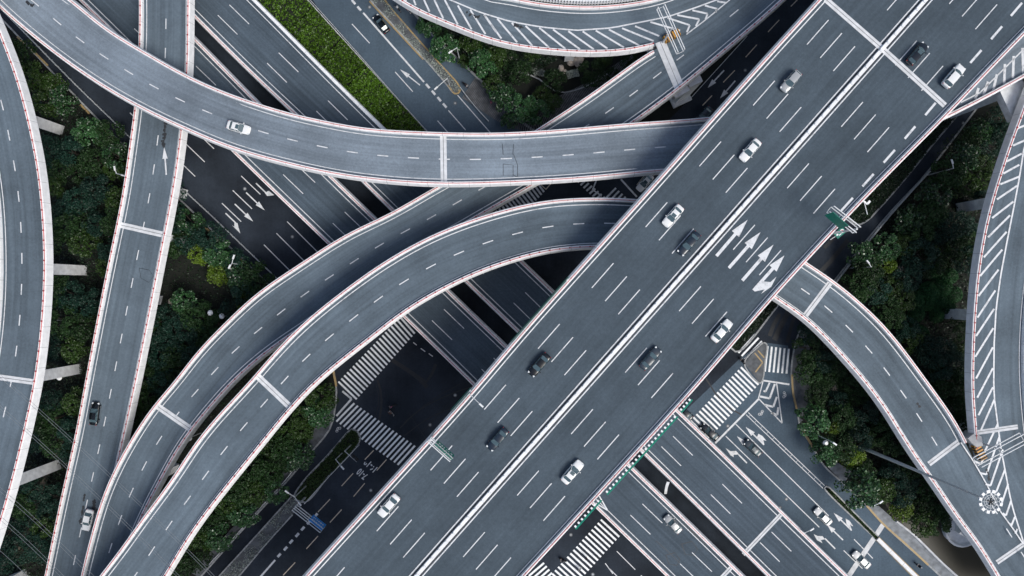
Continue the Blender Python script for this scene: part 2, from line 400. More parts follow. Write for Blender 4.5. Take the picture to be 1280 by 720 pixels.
    def pier(s, x, y, sx=2.2, sy=1.8, rz=None, zt=None, cap=None, inclined=None):
        """column whose foot is at photo pixel (x,y) on the ground"""
        b=W(x,y,0); k=min(range(len(s.C)),key=lambda i:(s.C[i].x-b.x)**2+(s.C[i].y-b.y)**2)
        d=s.C[min(k+1,len(s.C)-1)]-s.C[max(0,k-1)]; a=math.atan2(d.y,d.x) if rz is None else rz
        top=(zt if zt is not None else s.C[k].z)-2.2
        mb=MB(); mb.box((b.x,b.y,top/2-0.1),(sx,sy,top),a)
        if cap: # cross beam from foot towards the deck centre
            c=s.C[k]; v=Vector((c.x-b.x,c.y-b.y,0)); L_=v.length+cap; v.normalize(); m=b+v*(L_/2-1.0)
            mb.box((m.x,m.y,top-0.75),(L_,1.9,1.5),math.atan2(v.y,v.x))
        mb.build('pier', M['pier'], s.o)

# ------------------------------------------------------------ ground
ground=MB(); ground.face([(-900,-900,-0.06),(900,-900,-0.06),(900,900,-0.06),(-900,900,-0.06)])
struct(ground.build('ground', M['soil']))
mb=MB()
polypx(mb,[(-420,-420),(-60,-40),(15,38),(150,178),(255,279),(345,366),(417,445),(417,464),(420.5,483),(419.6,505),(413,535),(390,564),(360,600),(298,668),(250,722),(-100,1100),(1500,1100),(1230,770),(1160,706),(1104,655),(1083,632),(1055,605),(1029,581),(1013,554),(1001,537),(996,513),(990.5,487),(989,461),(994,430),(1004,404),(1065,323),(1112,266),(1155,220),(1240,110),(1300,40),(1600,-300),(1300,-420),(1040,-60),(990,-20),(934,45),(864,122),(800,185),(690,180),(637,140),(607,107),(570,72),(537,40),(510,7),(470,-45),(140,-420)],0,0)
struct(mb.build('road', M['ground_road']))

def kerb(name_label, pts, w=0.35, h=0.15, m='kerb', z=0):
    mb=MB(); P=resample(cr([W(x,y,z) for x,y in pts],6),max(6,len(pts)*6)); sweep(mb,P,[(-w/2,-0.05),(-w/2,h),(w/2,h),(w/2,-0.05)],1)
    return struct(mb.build('kerb', M[m]))
kerb('',[(-60,-42),(15,37),(150,177),(255,278),(345,365),(417,445),(417,464),(420.5,483),(419.6,505),(413,535),(390,564),(360,600),(298,668),(250,722)])
kerb('',[(470,-45),(510,7),(537,40),(570,72),(607,107),(637,140),(690,180)],0.5,0.2)
kerb('',[(1240,110),(1155,220),(1112,266),(1065,323),(1004,404),(994,430),(989,461),(990.5,487),(996,513),(1001,537),(1013,554),(1029,581),(1055,605),(1083,632),(1104,655),(1160,706),(1230,770)],0.35)
kerb('',[(1210,128),(1196,145),(1163,184),(1134,220),(1099.6,259.6),(1082,277),(1070,281),(1060,272)],0.35,0.15)
for pts in ([(22,46),(30,54)],[(40,62),(60,82)],[(101,131),(112,142)],[(130,162),(151,181)],[(252,280),(272,298)],[(293,315),(307,330)]):
    kerb('',pts,0.42,0.18,'yellow')
kerb('',[(989.6,468),(991,490),(996,513)],0.42,0.18,'yellow')
kerb('',[(1003,538),(1013,554),(1018,562)],0.5,0.18,'yellow')
kerb('',[(1083,632),(1104,655),(1132,680),(1160,706)],0.42,0.18,'yellow')
kerb('',[(417,464),(420.5,483)],0.45,0.2,'yellow')

# green beds of the street (raised 0.12 m above the asphalt)
def bed(name, pts, m, z1=0.12, px_z=0, z0=-0.05):
    mb=MB(); mb.prism([tuple(W(x,y,px_z).xy) for x,y in pts],z0,z1); return struct(mb.build(name,M[m]))
strip=[(1057,262),(1163,140),(1210,120),(1196,145),(1163,184),(1134,220),(1099.6,259.6),(1082,277),(1070,281)]
bed('planting_bed',strip,'soil')
south_strip=[(972,381),(921.6,439.5),(912,431),(958,370)]
bed('planting_bed',south_strip,'soil'); kerb('',[(973,381),(921.6,440),(911,432)],0.35)
splitter=[(954,428),(958,430),(956,452),(953.5,473),(950,479),(930,454),(948,433)]
bed('traffic_island',splitter,'paving',0.14); kerb('',splitter+[splitter[0]],0.3,0.2)
mb=MB()
for a,b in (((943,441),(953,453)),((953,453),(944,465)),((947,438),(955,447))): ribbon(mb,[W(*a),W(*b)],0.28,0.16)
struct(mb.build('paving_strip',M['yellow']))
isl=[(434,541),(440,536.5),(446,539),(450,545),(449,552),(444,560),(410,596),(382,627),(368,622),(380,601),(408,571)]
bed('planting_bed',isl,'soil',0.15); kerb('',isl+[isl[0]],0.4,0.22)
gm=[(365,620),(373,630),(366,643),(330,683),(299,720),(250,775),(225,775),(275,719),(320,670)]
bed('gravel_bed',gm,'paving',0.14); kerb('',[(225,775),(275,719),(320,670),(365,620)],0.3,0.3); kerb('',[(250,775),(299,720),(330,683),(366,643)],0.3,0.25)
is2=[(430,-50),(463,0),(490,30),(530,73),(560,108),(568,117),(573,116),(575,110),(548,78),(510,35),(481,0),(450,-50)]
bed('gravel_bed',is2,'paving',0.15)
kerb('',is2[:5]+[(566,116)],0.32,0.22,'kerb'); kerb('',[(573,114),(575,110),(548,78),(510,35),(481,0),(450,-50)],0.32,0.22,'yellow')
kerb('',[(560,107),(564.5,113),(568,117),(573,116.5),(576,112)],0.3,0.24,'yellow'); kerb('',[(462,2),(489,31.5),(529,74.5)],0.28,0.24,'yellow')
med=[(1031,611.5),(1036,609),(1096,670),(1094,674)]
bed('planting_bed',med,'soil',0.15); kerb('',[(1094.5,673.5),(1062,643),(1032,613),(1030,609),(1033,607.5),(1037,610),(1066,639),(1097,670)],0.3,0.22)
# paved strips
walk=[(1083,632),(1104,655),(1132,680),(1160,706),(1230,770),(1260,770),(1193,718),(1175,702),(1140,667),(1118,650),(1098,632)]
M['walk']=concrete('walk_paving',(0.27,0.29,0.31),0,0.45)
bed('sidewalk',walk,'walk',0.13)
bed('sidewalk',[(1033,582),(1043,576),(1060,586),(1064,590),(1055,604)],'walk',0.13)
bed('sidewalk',[(990,450),(1004,404),(1012,408),(1012,440),(1014,505),(1010,520),(1000,528),(996,513),(990.5,487)],'paving',0.11)
bed('path',[(413,535),(419.6,505),(413,500),(405,508),(396,530),(385,552),(352,592),(290,660),(240,716),(250,722),(298,668),(360,600),(390,564)],'paving',0.11)
mb=MB(); ribbon(mb,resample(cr([W(*p) for p in [(82,535),(68,570),(52,610),(38,655),(22,685),(0,712),(-30,745)]]),40),1.3,-0.02); struct(mb.build('path',M['dirt']))
# garden plaza under the loop: slatted boardwalk
mb=MB()
P=resample(cr([W(*p,0) for p in [(588,108),(612,124),(640,141),(668,146),(700,133),(735,116),(765,98),(795,78)]]),120); N=normals2d(P)
for p,n_ in zip(P,N): ribbon(mb,[p-n_*3.2,p+n_*2.2],0.24,0.22)
struct(mb.build('boardwalk',M['timber']))
mb=MB(); ribbon(mb,resample(cr([W(*p) for p in [(640,88),(655,92),(672,98),(690,112),(705,116),(728,110),(745,102),(770,85)]]),40),0.3,0.25); struct(mb.build('kerb',M['kerb']))

# ---------------- street markings
gm_=MB(); gz=0
def dashpx(mb,a,step,ns,d,w,z):
    for n in ns:
        x=a[0]+step[0]*n; y=a[1]+step[1]*n; seg(mb,(x,y),(x+d[0],y+d[1]),w,z)
# left carriageway (towards lower right)
dashpx(gm_,(291,238),(59,58.5),[-4,-3,-2,-1,0],(24,23),0.2,0)
dashpx(gm_,(277.5,254),(57.5,56.5),[-4,-3,-2,-1,0],(24,23),0.2,0)
dashpx(gm_,(301.6,220),(58,57),[-4,-3,-2,-1,0],(24,23),0.2,0)
for a,b in (((359,277),(418,336)),((345.5,291.5),(404,350)),((330,306),(388,364))): seg(gm_,a,b,0.2,0)
# barrier between frontage lane and main lanes is built below
arrow(gm_,(307.7,240.7),(331,263),0,0.28,1.1,0.4); arrow(gm_,(293.5,255),(316.6,277),0,0.28,1.1,0.4)
seg(gm_,(282,266.5),(295,279),0.28,0); polypx(gm_,[(293,278),(297,279),(298.5,285),(300.5,292),(290,281.5),(293,283.5)],0,0.035)
seg(gm_,(320,229),(333,241.5),0.28,0); polypx(gm_,[(331,241),(336,238.5),(343,244),(334,245)],0,0.035)
# intersection guide dashes
for a,b in (((516.5,428),(521,431.5)),((526,435.5),(531.5,439.5)),((536,442),(541,445.5))): seg(gm_,a,b,0.2,0)
seg(gm_,(428,489),(439.5,498.6),0.45,0); seg(gm_,(439.5,498.6),(420.5,520),0.45,0)
# upper right-hand carriageway
for a,b,w in (((440,30),(462,54),.2),((494,90),(516,114.6),.2),((547,151),(562,168),.2),((454,16),(530,102.5),.38),((560.5,138),(582,162.5),.2),((572,119),(613,166),.2),((386,-30),(408,-6),.2)): seg(gm_,a,b,w,0)
for c in ((435,-6),(442,2.6),(449,10.7),(534.7,107.7),(542,116),(549,124),(556,132)): seg(gm_,(c[0]-2.2,c[1]-2.6),(c[0]+2.2,c[1]+2.6),0.5,0)
arrow(gm_,(525,106.5),(500,86.7),0,0.26,1.0,0.42)
ribbon(gm_,[W(372,-14),W(535,166)],0.2,0.03)
# north-east street below the highway
arrow(gm_,(905,88),(884.5,110),0,0.3,1.2,0.4); arrow(gm_,(919,101),(900,123),0,0.3,1.2,0.4)
struct(gm_.build('lane_marking',M['white']))
wm=MB()
for a,b in (((996.5,0),(988.6,8)),((974,25),(960,40)),((946,56),(932,71.5)),((918.5,88),(904,103)),((890,119.5),(878,132)),
            ((467,563),(456,574.5)),((483,574.5),(471,588)),((441.5,591.6),(427,607.5)),((456,604),(442,620.6)),((412.5,624),(397.5,640)),((427,637),(412.5,653)),((397.5,670),(383,686)),((369,703),(354,719)),((340,735),(326,751)),
            ((820,216),(811,226)),((806,219),(796,231)),((690,228),(683,236)),((676,231),(683,237))): seg(wm,a,b,0.2,0)
struct(wm.build('lane_marking',M['warm']))
g2=MB()
for c in ((395,644),(386,653),(378.6,660.6),(371.6,668.7),(364,677),(357,685.6),(349,694)): seg(g2,(c[0]+2,c[1]-2.2),(c[0]-2,c[1]+2.2),0.55,0)
seg(g2,(344,700),(300,750),0.4,0)
seg(g2,(934,45),(864,122),0.12,0)
# right-hand intersection
seg(g2,(948,499),(894,554),0.42,0)
seg(g2,(919.5,530),(1036,645),0.2,0); seg(g2,(907,545),(1024,659),0.2,0)
for a,b in (((1067.5,674),(1091,698)),((1054.5,688),(1078,710.6)),((1120,726),(1143,749)),((1106,739),(1129,762))): seg(g2,a,b,0.2,0)
arrow(g2,(955,556),(932,533.6),0,0.3,1.15,0.4); polypx(g2,[(946,547),(948,542),(953,545),(958,551),(954,550),(955.5,556)],0,0.036)
arrow(g2,(945,568),(921,545),0,0.3,1.15,0.4)
seg(g2,(933.5,578.7),(923,568),0.3,0); polypx(g2,[(924,568),(920,563.5),(913,564),(907,560),(913,569),(917,571.5),(917,568.5)],0,0.036)
arrow(g2,(1064.5,663),(1042,641),0,0.3,1.15,0.4); polypx(g2,[(1058,655),(1057,648),(1062,651),(1066.5,658),(1062.5,656),(1064.5,662)],0,0.036)
arrow(g2,(1053.7,675),(1034,656),0,0.3,1.15,0.4)
seg(g2,(1044,686),(1031,673),0.3,0); polypx(g2,[(1031,674),(1028,670),(1022,670),(1017,667.5),(1021,675),(1028,679),(1026,675)],0,0.036)
for o in (-1.9,1.9):
    seg(g2,(934+o*.7,517-o*.7),(1030+o*.7,609-o*.7),0.16,0)
for i in range(13):
    t=(i+0.4)/13; cx=934+96*t; cy=517+92*t
    pts=[]
    for k in range(7):
        a=math.pi*(k/6-0.5); u=-math.cos(a)*2.6; v=math.sin(a)*2.4; pts.append(W(cx+u*.72+v*.7,cy+u*.7-v*.7,0))
    ribbon(g2,pts,0.3,0.04)
for pl,w in (([(954,475.6),(948,498),(977.6,529),(970.7,479)],0.25),([(954,475.6),(986.7,480.5)],0.38),([(962,478.3),(957,489.5),(954.4,488.6)],0.4),([(968.5,480),(962,498),(950,495.5)],0.45),([(971,496),(966.5,508.5),(956,506)],0.45),([(972.8,509),(971.6,518.7),(964,516)],0.45)):
    for a,b in zip(pl,pl[1:]): seg(g2,a,b,w,0)
# small stop line and turning curve below the upper ramp
seg(g2,(776,224),(796,246),0.4,0)
ribbon(g2,resample(cr([W(*p) for p in [(746,224),(741,231),(741,238),(745,243),(752,245)]]),16),0.35,0.03)
seg(g2,(757,640),(777,661.5),0.0001,0)
for a,b in (((771,689),(794,712)),((756.5,704),(766,717)),((762,711),(773,722)),((801,719),(824,742))): seg(g2,a,b,0.18,0)
struct(g2.build('lane_marking',M['white']))
# crosswalks
def crosswalk(a0,a1,b0,b1,n,w=0.44,m='bright'):
    mb=MB()
    for i in range(n):
        t=i/(n-1); seg(mb,(a0[0]+(a1[0]-a0[0])*t,a0[1]+(a1[1]-a0[1])*t),(b0[0]+(b1[0]-b0[0])*t,b0[1]+(b1[1]-b0[1])*t),w,0,0.034)
    struct(mb.build('crosswalk',M[m]))
crosswalk((423,477),(500,396),(446,499),(518.5,417),22)
crosswalk((443,504),(518.7,557),(420.5,527),(497,581),18)
crosswalk((751,649.5),(690,717),(774,671),(713,738),17)
crosswalk((680,703.6),(690,716),(661,720),(671,733),4)
crosswalk((926,459),(863,525.6),(948,481),(886,548),18)
crosswalk((944,418),(952.5,426.5),(923,441),(931,449),3)
crosswalk((959.5,432.6),(986,436),(956,464.5),(983,467),6)
crosswalk((672,229),(604,274),(680,240),(626,300),18,0.42,'worn')
crosswalk((728,222),(756,246),(722,228),(748,253),8,0.42,'worn')
crosswalk((770,235),(782,246),(757,248),(770,260),4,0.42,'worn')
# hours painted on the street and bicycle symbols
def text_on_road(txt,x,y,base_px,size,width,m='white'):
    cu=bpy.data.curves.new('t','FONT'); cu.body=txt; cu.align_x='CENTER'; cu.align_y='CENTER'; cu.offset=0.028
    to=bpy.data.objects.new('t',cu); col.objects.link(to)
    me=bpy.data.meshes.new_from_object(to.evaluated_get(bpy.context.evaluated_depsgraph_get())); bpy.data.objects.remove(to)
    xs=[v.co.x for v in me.vertices]; ys=[v.co.y for v in me.vertices]; sx=width/(max(xs)-min(xs)); sy=size/(max(ys)-min(ys))
    cx=(max(xs)+min(xs))/2; cy=(max(ys)+min(ys))/2
    for v in me.vertices: v.co.x=(v.co.x-cx)*sx; v.co.y=(v.co.y-cy)*sy
    me.materials.clear(); me.materials.append(M[m]); o=bpy.data.objects.new('painted_hours',me); col.objects.link(o)
    p=W(x,y,0); o.location=(p.x,p.y,0.04); o.rotation_euler=(0,0,math.atan2(-base_px[1],base_px[0])); return struct(o)
bpy.context.view_layer.update()
text_on_road('16-19',463,582,(-0.74,-0.67),1.65,3.0)
text_on_road('7-10',452.5,592.5,(-0.74,-0.67),1.65,2.3)
def bike_symbol(x,y,ang):
    mb=MB()
    def ringp(cx,cy,r,z=0.036):
        for k in range(8):
            a=2*math.pi*k/8;b=2*math.pi*(k+1)/8
            mb.face([(cx+r*math.cos(a),cy+r*math.sin(a),z),(cx+r*math.cos(b),cy+r*math.sin(b),z),(cx+(r-.1)*math.cos(b),cy+(r-.1)*math.sin(b),z),(cx+(r-.1)*math.cos(a),cy+(r-.1)*math.sin(a),z)])
    ringp(-.45,0,.32); ringp(.45,0,.32)
    for a,b in (((-.45,0),(-.1,.45)),((-.1,.45),(.35,.45)),((.35,.45),(.45,0)),((-.45,0),(.05,0)),((.05,0),(.35,.45)),((-.1,.45),(.05,0))):
        ribbon(mb,[Vector((*a,0)),Vector((*b,0))],0.09,0.038)
    o=mb.build('bicycle_symbol',M['worn']); p=W(x,y,0); o.location=(p.x,p.y,0); o.rotation_euler=(0,0,ang); struct(o)
bike_symbol(951,516,R(-135)); bike_symbol(980,493.5,R(-95)); bike_symbol(423,537,R(45))
# manholes
for x,y in ((462,9),(569,129),(306,236),(365.5,296),(593.5,530.5),(537.5,531),(569,494),(463.5,613),(713.5,668.5),(741,718),(725.5,710.5),(931.5,88.0),(909.7,532.6),(983,624),(1204,154),(780,597),(975,634.5)):
    mb=MB(); p=W(x,y,0); n=14; 
    mb.face([(p.x+.42*math.cos(2*math.pi*k/n),p.y+.42*math.sin(2*math.pi*k/n),0.03) for k in range(n)])
    mb.cur=1; mb.face([(p.x+.22*math.cos(2*math.pi*k/n),p.y+.22*math.sin(2*math.pi*k/n),0.036) for k in range(n)])
    struct(mb.build('manhole_cover',[M['paving'],M['fascia']]))
# concrete approach joint of the lower right street
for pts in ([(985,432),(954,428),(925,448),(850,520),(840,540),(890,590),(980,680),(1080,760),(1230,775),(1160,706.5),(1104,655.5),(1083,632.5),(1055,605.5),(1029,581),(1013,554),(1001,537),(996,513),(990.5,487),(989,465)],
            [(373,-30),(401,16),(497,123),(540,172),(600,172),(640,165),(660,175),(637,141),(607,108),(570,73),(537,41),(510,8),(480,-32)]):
    mb=MB(); polypx(mb,pts,0,0.012); struct(mb.build('road',M['lit_street']))  # paler sheets paint the open light on these two streets
mb=MB(); ribbon(mb,[W(1104.5,654.6),W(1052,733)],1.1,0.045); struct(mb.build('expansion_joint',M['joint']))

# river
mw=bpy.data.materials.new('river_water'); mw.use_nodes=True; nt=mw.node_tree; b=nt.nodes['Principled BSDF']
b.inputs['Base Color'].default_value=(0.050,0.046,0.034,1); b.inputs['Roughness'].default_value=0.35; b.inputs['Specular IOR Level'].default_value=0.15
tn=nt.nodes.new('ShaderNodeTexNoise'); tn.inputs['Scale'].default_value=1.6; tn.inputs['Detail'].default_value=4; bp=nt.nodes.new('ShaderNodeBump'); bp.inputs['Strength'].default_value=0.15; bp.inputs['Distance'].default_value=0.1
nt.links.new(tn.outputs['Fac'],bp.inputs['Height']); nt.links.new(bp.outputs[0],b.inputs['Normal'])
mb=MB(); polypx(mb,[(1100,618),(1118,650),(1140,667),(1175,702),(1193,718),(1300,830),(1700,830),(1700,500),(1300,500),(1262,480),(1250,560),(1160,600)],0,-0.03); struct(mb.build('river',mw))

# ------------------------------------------------------------ viaducts
# P1 / P2 : twin straight viaducts running lower right
zp=6.8
P1=Deck('viaduct','straight viaduct of the twin pair carrying the silver topped sedan near the bottom',
  [(p[0],p[1],zp) for p in [(-60,-158),(60,-38),(143,43),(285,184),(410,305),(590,480),(742,632),(835,722),(960,846)]],
  [(p[0],p[1],zp) for p in [(40,-154),(160,-36),(240,43),(320,125),(435,240),(467,270),(560,362),(635,434),(787,580),(930,720),(1056,845)]],M['mid'],90,group='twin straight viaducts',depth=1.7)
P2=Deck('viaduct','empty straight viaduct between the clipped green hedge and the dark slot beside its twin',
  [(p[0],p[1],zp) for p in [(60,-158),(185,-37),(240,19),(343,121),(370,144),(463,238),(487,261),(580,351),(655,423),(803,566),(957,718),(1086,845)]],
  [(p[0],p[1],zp) for p in [(190,-128),(275,-44),(319,-1),(420,101),(483,163),(655,328),(690,362),(847,512),(893,556),(960,622),(1060,720),(1190,845)]],M['mid'],90,group='twin straight viaducts',depth=1.7,rails=(True,(0.42,1)))
for D in (P1,P2): D.line(1.35,'L'); D.line(1.35,'R')
for a in ((416,279),(431,265)): dashpx(P1.mark,a,(62,60.8),range(-6,8),(25,24),0.17,zp)
for a in ((334,79),(348.5,66)): dashpx(P2.mark,a,(61.6,59.9),range(-4,16),(24.5,24),0.17,zp)
P2.jointat((929,693),(978,641),0.9); P1.jointat((902,722),(917,706),0.9)
P1.jointat((322,205) if False else (742,632),(743,631),0.1)
for pl in ([(852,680),(868,676),(874,692),(858,697),(852,680)],[(832,694),(846,690),(852,705),(838,709),(832,694)],[(862,662),(875,676)],[(820,676),(836,690),(850,704)],[(855,655),(870,668),(884,682)]):
    P1.ribpx(pl,0.10,P1.dark)
for x in ((650,560),(760,668),(560,475),(470,385),(880,786)):
    pass
# V : ramp running down the left
V=Deck('curved_ramp','narrow two lane ramp on the left with a black and a white car',
  [(168,-130,13),(175,-40,13),(176,0,13),(175.5,62,13),(170.5,132,13),(167,162,13),(162,193,13),(157,234,12.5),(147,283,12),(133,350,11),(120,417,10),(108,480,9.5),(97,540,9.2),(78,623,9),(58,720,9),(30,850,9)],
  [(238,-130,13),(239.5,-40,13),(239.5,0,13),(239,34,13),(238,95,13),(231,162,13),(226,205,13),(221.5,234,12.5),(208,303,12),(193,380,10.7),(173,480,9.5),(157,553,9.1),(140,630,9),(120,720,9),(90,850,9)],M['ramp'],110,reflect=(True,True))
V.line(1.25,'L',0.16); V.line(1.1,'R',0.14)
V.frac(0.5,0.2,(0,1),(2.1,6.0,1.2))
V.jointat((150,281),(207,294),1.2)
arrow(V.mark,(208,218.5),(205.3,184),13,0.3,1.1,0.42)
V.ribpx([(174,335),(179,336),(193,339),(190,354),(177,351),(174,335)],0.08,V.dark)
V.pier(228,300,1.6,1.6,zt=12.3,cap=None)
# R3 + D : long curve from bottom left under R2 to the top
R3=Deck('curved_ramp','lower curved ramp from the bottom left slipping under the upper ramp',
  [(60,880,15),(88,790,15),(103,720,15),(113,680,15),(130,620,15),(153,570,15),(177,530,15),(193,506,15),(217,480,15),(247,440,15),(283,403,15),(320,368,15),(380,327,15),(433,293,15),(490,266,15),(548,232,15),(610,200,15),(670,163,15),(740,117,15),(785,84,15),(820,60,15),(858.6,43,15),(883,24,15),(912,0,15),(960,-45,15),(1030,-120,15)],
  [(118,880,15),(138,790,15),(152,720,15),(170,670,15),(193,620,15),(203,603,15),(220,570,15),(240,540,15),(267,507,15),(290,481,15),(320,453,15),(353,428,15),(387,406,15),(420,383,15),(450,362,15),(500,330,15),(553,298,15),(600,271,15),(634.5,251,15),(672,230,15),(735,192,15),(790,156,15),(847,114,15),(900,70,15),(960,19,15),(985,-4,15),(1060,-80,15),(1110,-140,15)],M['ramp'],200,ranges=((0,0.808),(0,1)),reflect=(False,True))
R3.line(1.25,'L',0.16,(0,0.808)); R3.line(1.25,'R',0.16)
R3.frac(0.5,0.2,(0,0.80),(2.1,6.0,1.5)); R3.ribpx([(858,43),(883,24),(912,0),(960,-45)],0.22)
dashpx(R3.mark,(912,21),(28,-22.5),range(0,3),(11,-9),0.2,15)
R3.jointat((196,507),(241,538),1.25)
# portal pier of the top branch
mb=MB(); a=W(847,118,0); mb.box((a.x,a.y,6.5),(3.4,3.0,13.0),R(-65)); mb.box((a.x,a.y,0.4),(5,4.4,0.8),R(-65)); mb.build('pier',M['pier'],R3.o)
mb=MB(); q=W(851,112,13.5); q2=W(800,20,13.5); m=(q+q2)/2; mb.box((m.x,m.y,12.4),((q-q2).length+2,3.4,1.7),math.atan2(q.y-q2.y,q.x-q2.x)); mb.build('pier_cap',M['pier'],R3.o)
R3.jointat((825,52),(849,109),2.1)
# T : loop at the top with hatched shoulder
T=Deck('curved_ramp','looping ramp at the top edge with a wide zone of white diagonal hatching',
  [(590,-130,15),(585,-60,15),(600,-10,15),(634,-3,15),(676,5,15),(738,9,15),(800,3,15),(835,-6,15),(870,-22,15),(910,-60,15),(950,-110,15)],
  [(400,-130,15),(440,-45,15),(470,-18,15),(497,1,15),(520,15,15),(570,36,15),(603,49,15),(640,59,15),(690,65.5,15),(740,68,15),(783,65.5,15),(820,57.5,15),(858.6,43.2,15),(883,24.2,15),(912,0.2,15),(960,-44.5,15),(1030,-119,15)],M['ramp'],140,ranges=((0,1),(0,0.645)),reflect=(False,True))
bl=[(540,-12),(563,0),(600,15.5),(638,27),(677.5,34),(720.6,38),(764,35),(820,24),(834.5,21),(865.5,11),(893,1),(930,-14)]
T.ribpx(bl,0.28)
T.line(1.3,'L',0.18)
HX=lambda ox,l:[((ox+a/5.805,b/5.805),(ox+c/5.805,d/5.805)) for a,b,c,d in l]
for a,b in HX(600,[(30,105,155,280),(125,135,270,308),(230,165,380,332),(330,188,500,345),(430,202,620,355),(530,214,725,358),(640,226,825,358),(745,228,925,353),(840,222,1045,345),(935,215,1155,330),(1030,205,1260,298),(1125,190,1300,262)])+HX(400,[(600,-40,625,10),(680,0,695,38),(755,0,795,85),(830,0,895,135),(905,0,1000,178),(1000,40,1100,213),(1090,70,1200,248),(1190,105,1277,232)])+HX(800,[(75,160,290,222),(200,130,360,183),(360,183,340,235),(270,110,430,140),(430,140,405,190),(380,75,490,100),(490,100,475,140),(470,40,560,65),(560,65,548,88),(560,10,620,20)]):
    T.ribpx([a,b],0.36)
mb=MB() # white guard fence on the outer edge of the loop
Q=offset(T.L[20:110],0.5); c=cum(Q)
for h in (0.2,1.5): sweep(mb,[p+Vector((0,0,h)) for p in Q],[(0,0),(0,.18),(.22,.18),(.22,0)],1)
for i in range(0,len(Q)-1,1):
    p=Q[i]; mb.box((p.x,p.y+0.1,p.z+0.9),(0.35,0.35,1.6))
mb.build('guard_fence',M['whitemetal'],T.o)
mb=MB(); Q2=offset(T.L[10:120],2.0); sweep(mb,Q2,[(0,-.4),(0,.5),(.9,.5),(.9,-.4)],1); mb.build('outer_kerb',M['conc'],T.o)
# R2 : upper curved ramp
R2=Deck('curved_ramp','upper curved ramp carrying a lone white sedan across the top left',
  [(-30,-150,17),(40,-38,17),(91,-1,17),(120.5,25,17.3),(146,44,17.6),(181,64,18),(220,87,18.5),(265,109,19),(303,123.5,19.4),(320,129,19.6),(360,141.5,20),(420,154.5,20.4),(452,160.5,20.6),(520,165,21),(620,167,21),(700,162.5,21),(783,155,21),(885,147.5,20.5),(960,136,20),(1040,112,20),(1120,75,20),(1190,30,20),(1250,-15,20),(1330,-80,20)],
  [(-130,-150,17),(-50,-44,17),(0,10,17),(26,33,17.3),(74,71.5,17.6),(110,97,18),(153,124,18.4),(170.5,133,18.6),(200,148.5,19),(226,160,19.2),(281,184,19.6),(326,198,20),(420,220,20.4),(477.5,227.5,20.6),(548,232,21),(640,230,21),(740,224,21),(820,216,20.5),(900,211,20),(1000,200,20),(1100,180,20),(1177,150.5,20),(1229,124,20),(1280,96.5,20),(1350,55,20),(1430,0,20)],M['ramp2'],190)
R2.line(1.2,'L',0.15,(0,0.72)); R2.line(1.2,'R',0.15,(0,0.72))
R2.frac(0.5,0.2,(0,0.68),(2.15,6.0,0.6))
R2.jointat((554,168),(555,231),1.25)
for pl in ([(629,205),(641,204),(643,217),(641,221),(629,221),(629,205)],[(628,180),(629,194),(641,194),(642,180)],[(642,193),(647,197),(647,222)],[(641,218),(647,222)]): R2.ribpx(pl,0.09,R2.dark)
for pl,w in (([(1201,128),(1224,116.5),(1245,96),(1264,77),(1280,61),(1300,40)],0.25),([(1219,124),(1223,110)],.5),([(1229,120),(1235,102)],.5),([(1241,115),(1246,93)],.5),([(1255,108),(1256,80)],.5),([(1266,98),(1267,70)],.5),([(1279,94),(1278,60)],.5)):
    R2.ribpx(pl,w)
mb=MB(); a=W(1262,108,17.5)
mb.box((a.x,a.y,17.1),(5,13,1.8),R(25)); mb.box((a.x,a.y,8.5),(3.4,3.4,17),R(25)); mb.build('pier',M['pier'],R2.o)
# R4 : curve passing below the highway
R4=Deck('curved_ramp','curved ramp diving under the highway and coming out on its right',
  [(60,820,21),(100,755,21),(125,720,21),(147,693,21),(177,650,21),(217,597,21),(247,550,21),(283,508,21),(310,480,21),(342,442,21),(377,406,21),(430,363,21),(480,327.5,21),(540,294,21),(597,272,21),(634.5,261,21),(677.5,251.5,21),(729,247.5,21),(793,249,21),(850,256,20.5),(920,278,20),(970,304,19.4),(1005,327,18.8),(1040,350,18),(1073,377,17.2),(1107,410,16.5),(1133,443,15.8),(1160,480,15),(1187,517,14.3),(1201,540,14),(1217,576,13.5),(1232,602,13.2),(1249.5,637,12.8),(1267,661,12.4),(1279,679,12),(1310,725,12),(1350,790,12)],
  [(140,830,21),(182,764,21),(210,720,21),(240,670,21),(267,633,21),(293,600,21),(320,567,21),(363,514,21),(395,480,21),(427,453,21),(467,422,21),(502,394,21),(537,372,21),(573,353,21),(607,338,21),(640,327,21),(683,315.5,21),(743,310,21),(810,313,20.5),(880,330,20),(930,350,19.5),(967,374,18.8),(1003,398,18),(1033,427,17.2),(1060,457,16.4),(1080,480,15.8),(1107,517,14.8),(1133,560,14),(1167,608,13.3),(1193,647,12.8),(1220,682,12.3),(1243,720,12),(1285,790,12)],M['ramp'],220,ranges=((0,0.837),(0,1)),reflect=(False,True))
R4.line(1.25,'L',0.18,(0,0.837)); R4.line(1.0,'R',0.14)
R4.frac(0.5,0.2,(0,0.84),(2.15,6.0,0.2))
dashpx(R4.mark,(1203,573),(18.3,29.2),range(0,6),(7,11),0.2,13)
R4.jointat((323,471),(362,508),1.25); R4.jointat((1037,353),(1006,394),1.35); R4.jointat((1198,552),(1161,580),1.1); R4.jointat((1281,679),(1246,703),1.0)
R4.pier(1139,553,1.6,3.4); 
mb=MB(); a=W(1206,660,0); n=24
ring=[(a.x+3.6*math.cos(2*math.pi*k/n)-1.6,a.y+(3.4 if math.sin(2*math.pi*k/n)<0 else 5.4)*math.sin(2*math.pi*k/n)) for k in range(n)]
mb.prism(ring,-0.2,1.5); inner=[((x-a.x+1.6)*.6+a.x-1.0,(y-a.y)*.42+a.y+.8) for x,y in ring]; mb.prism(inner,1.5,10)
for k in range(n): mb.tube((*ring[k],1.6),(*ring[(k+1)%n],1.6),.35,n=6)
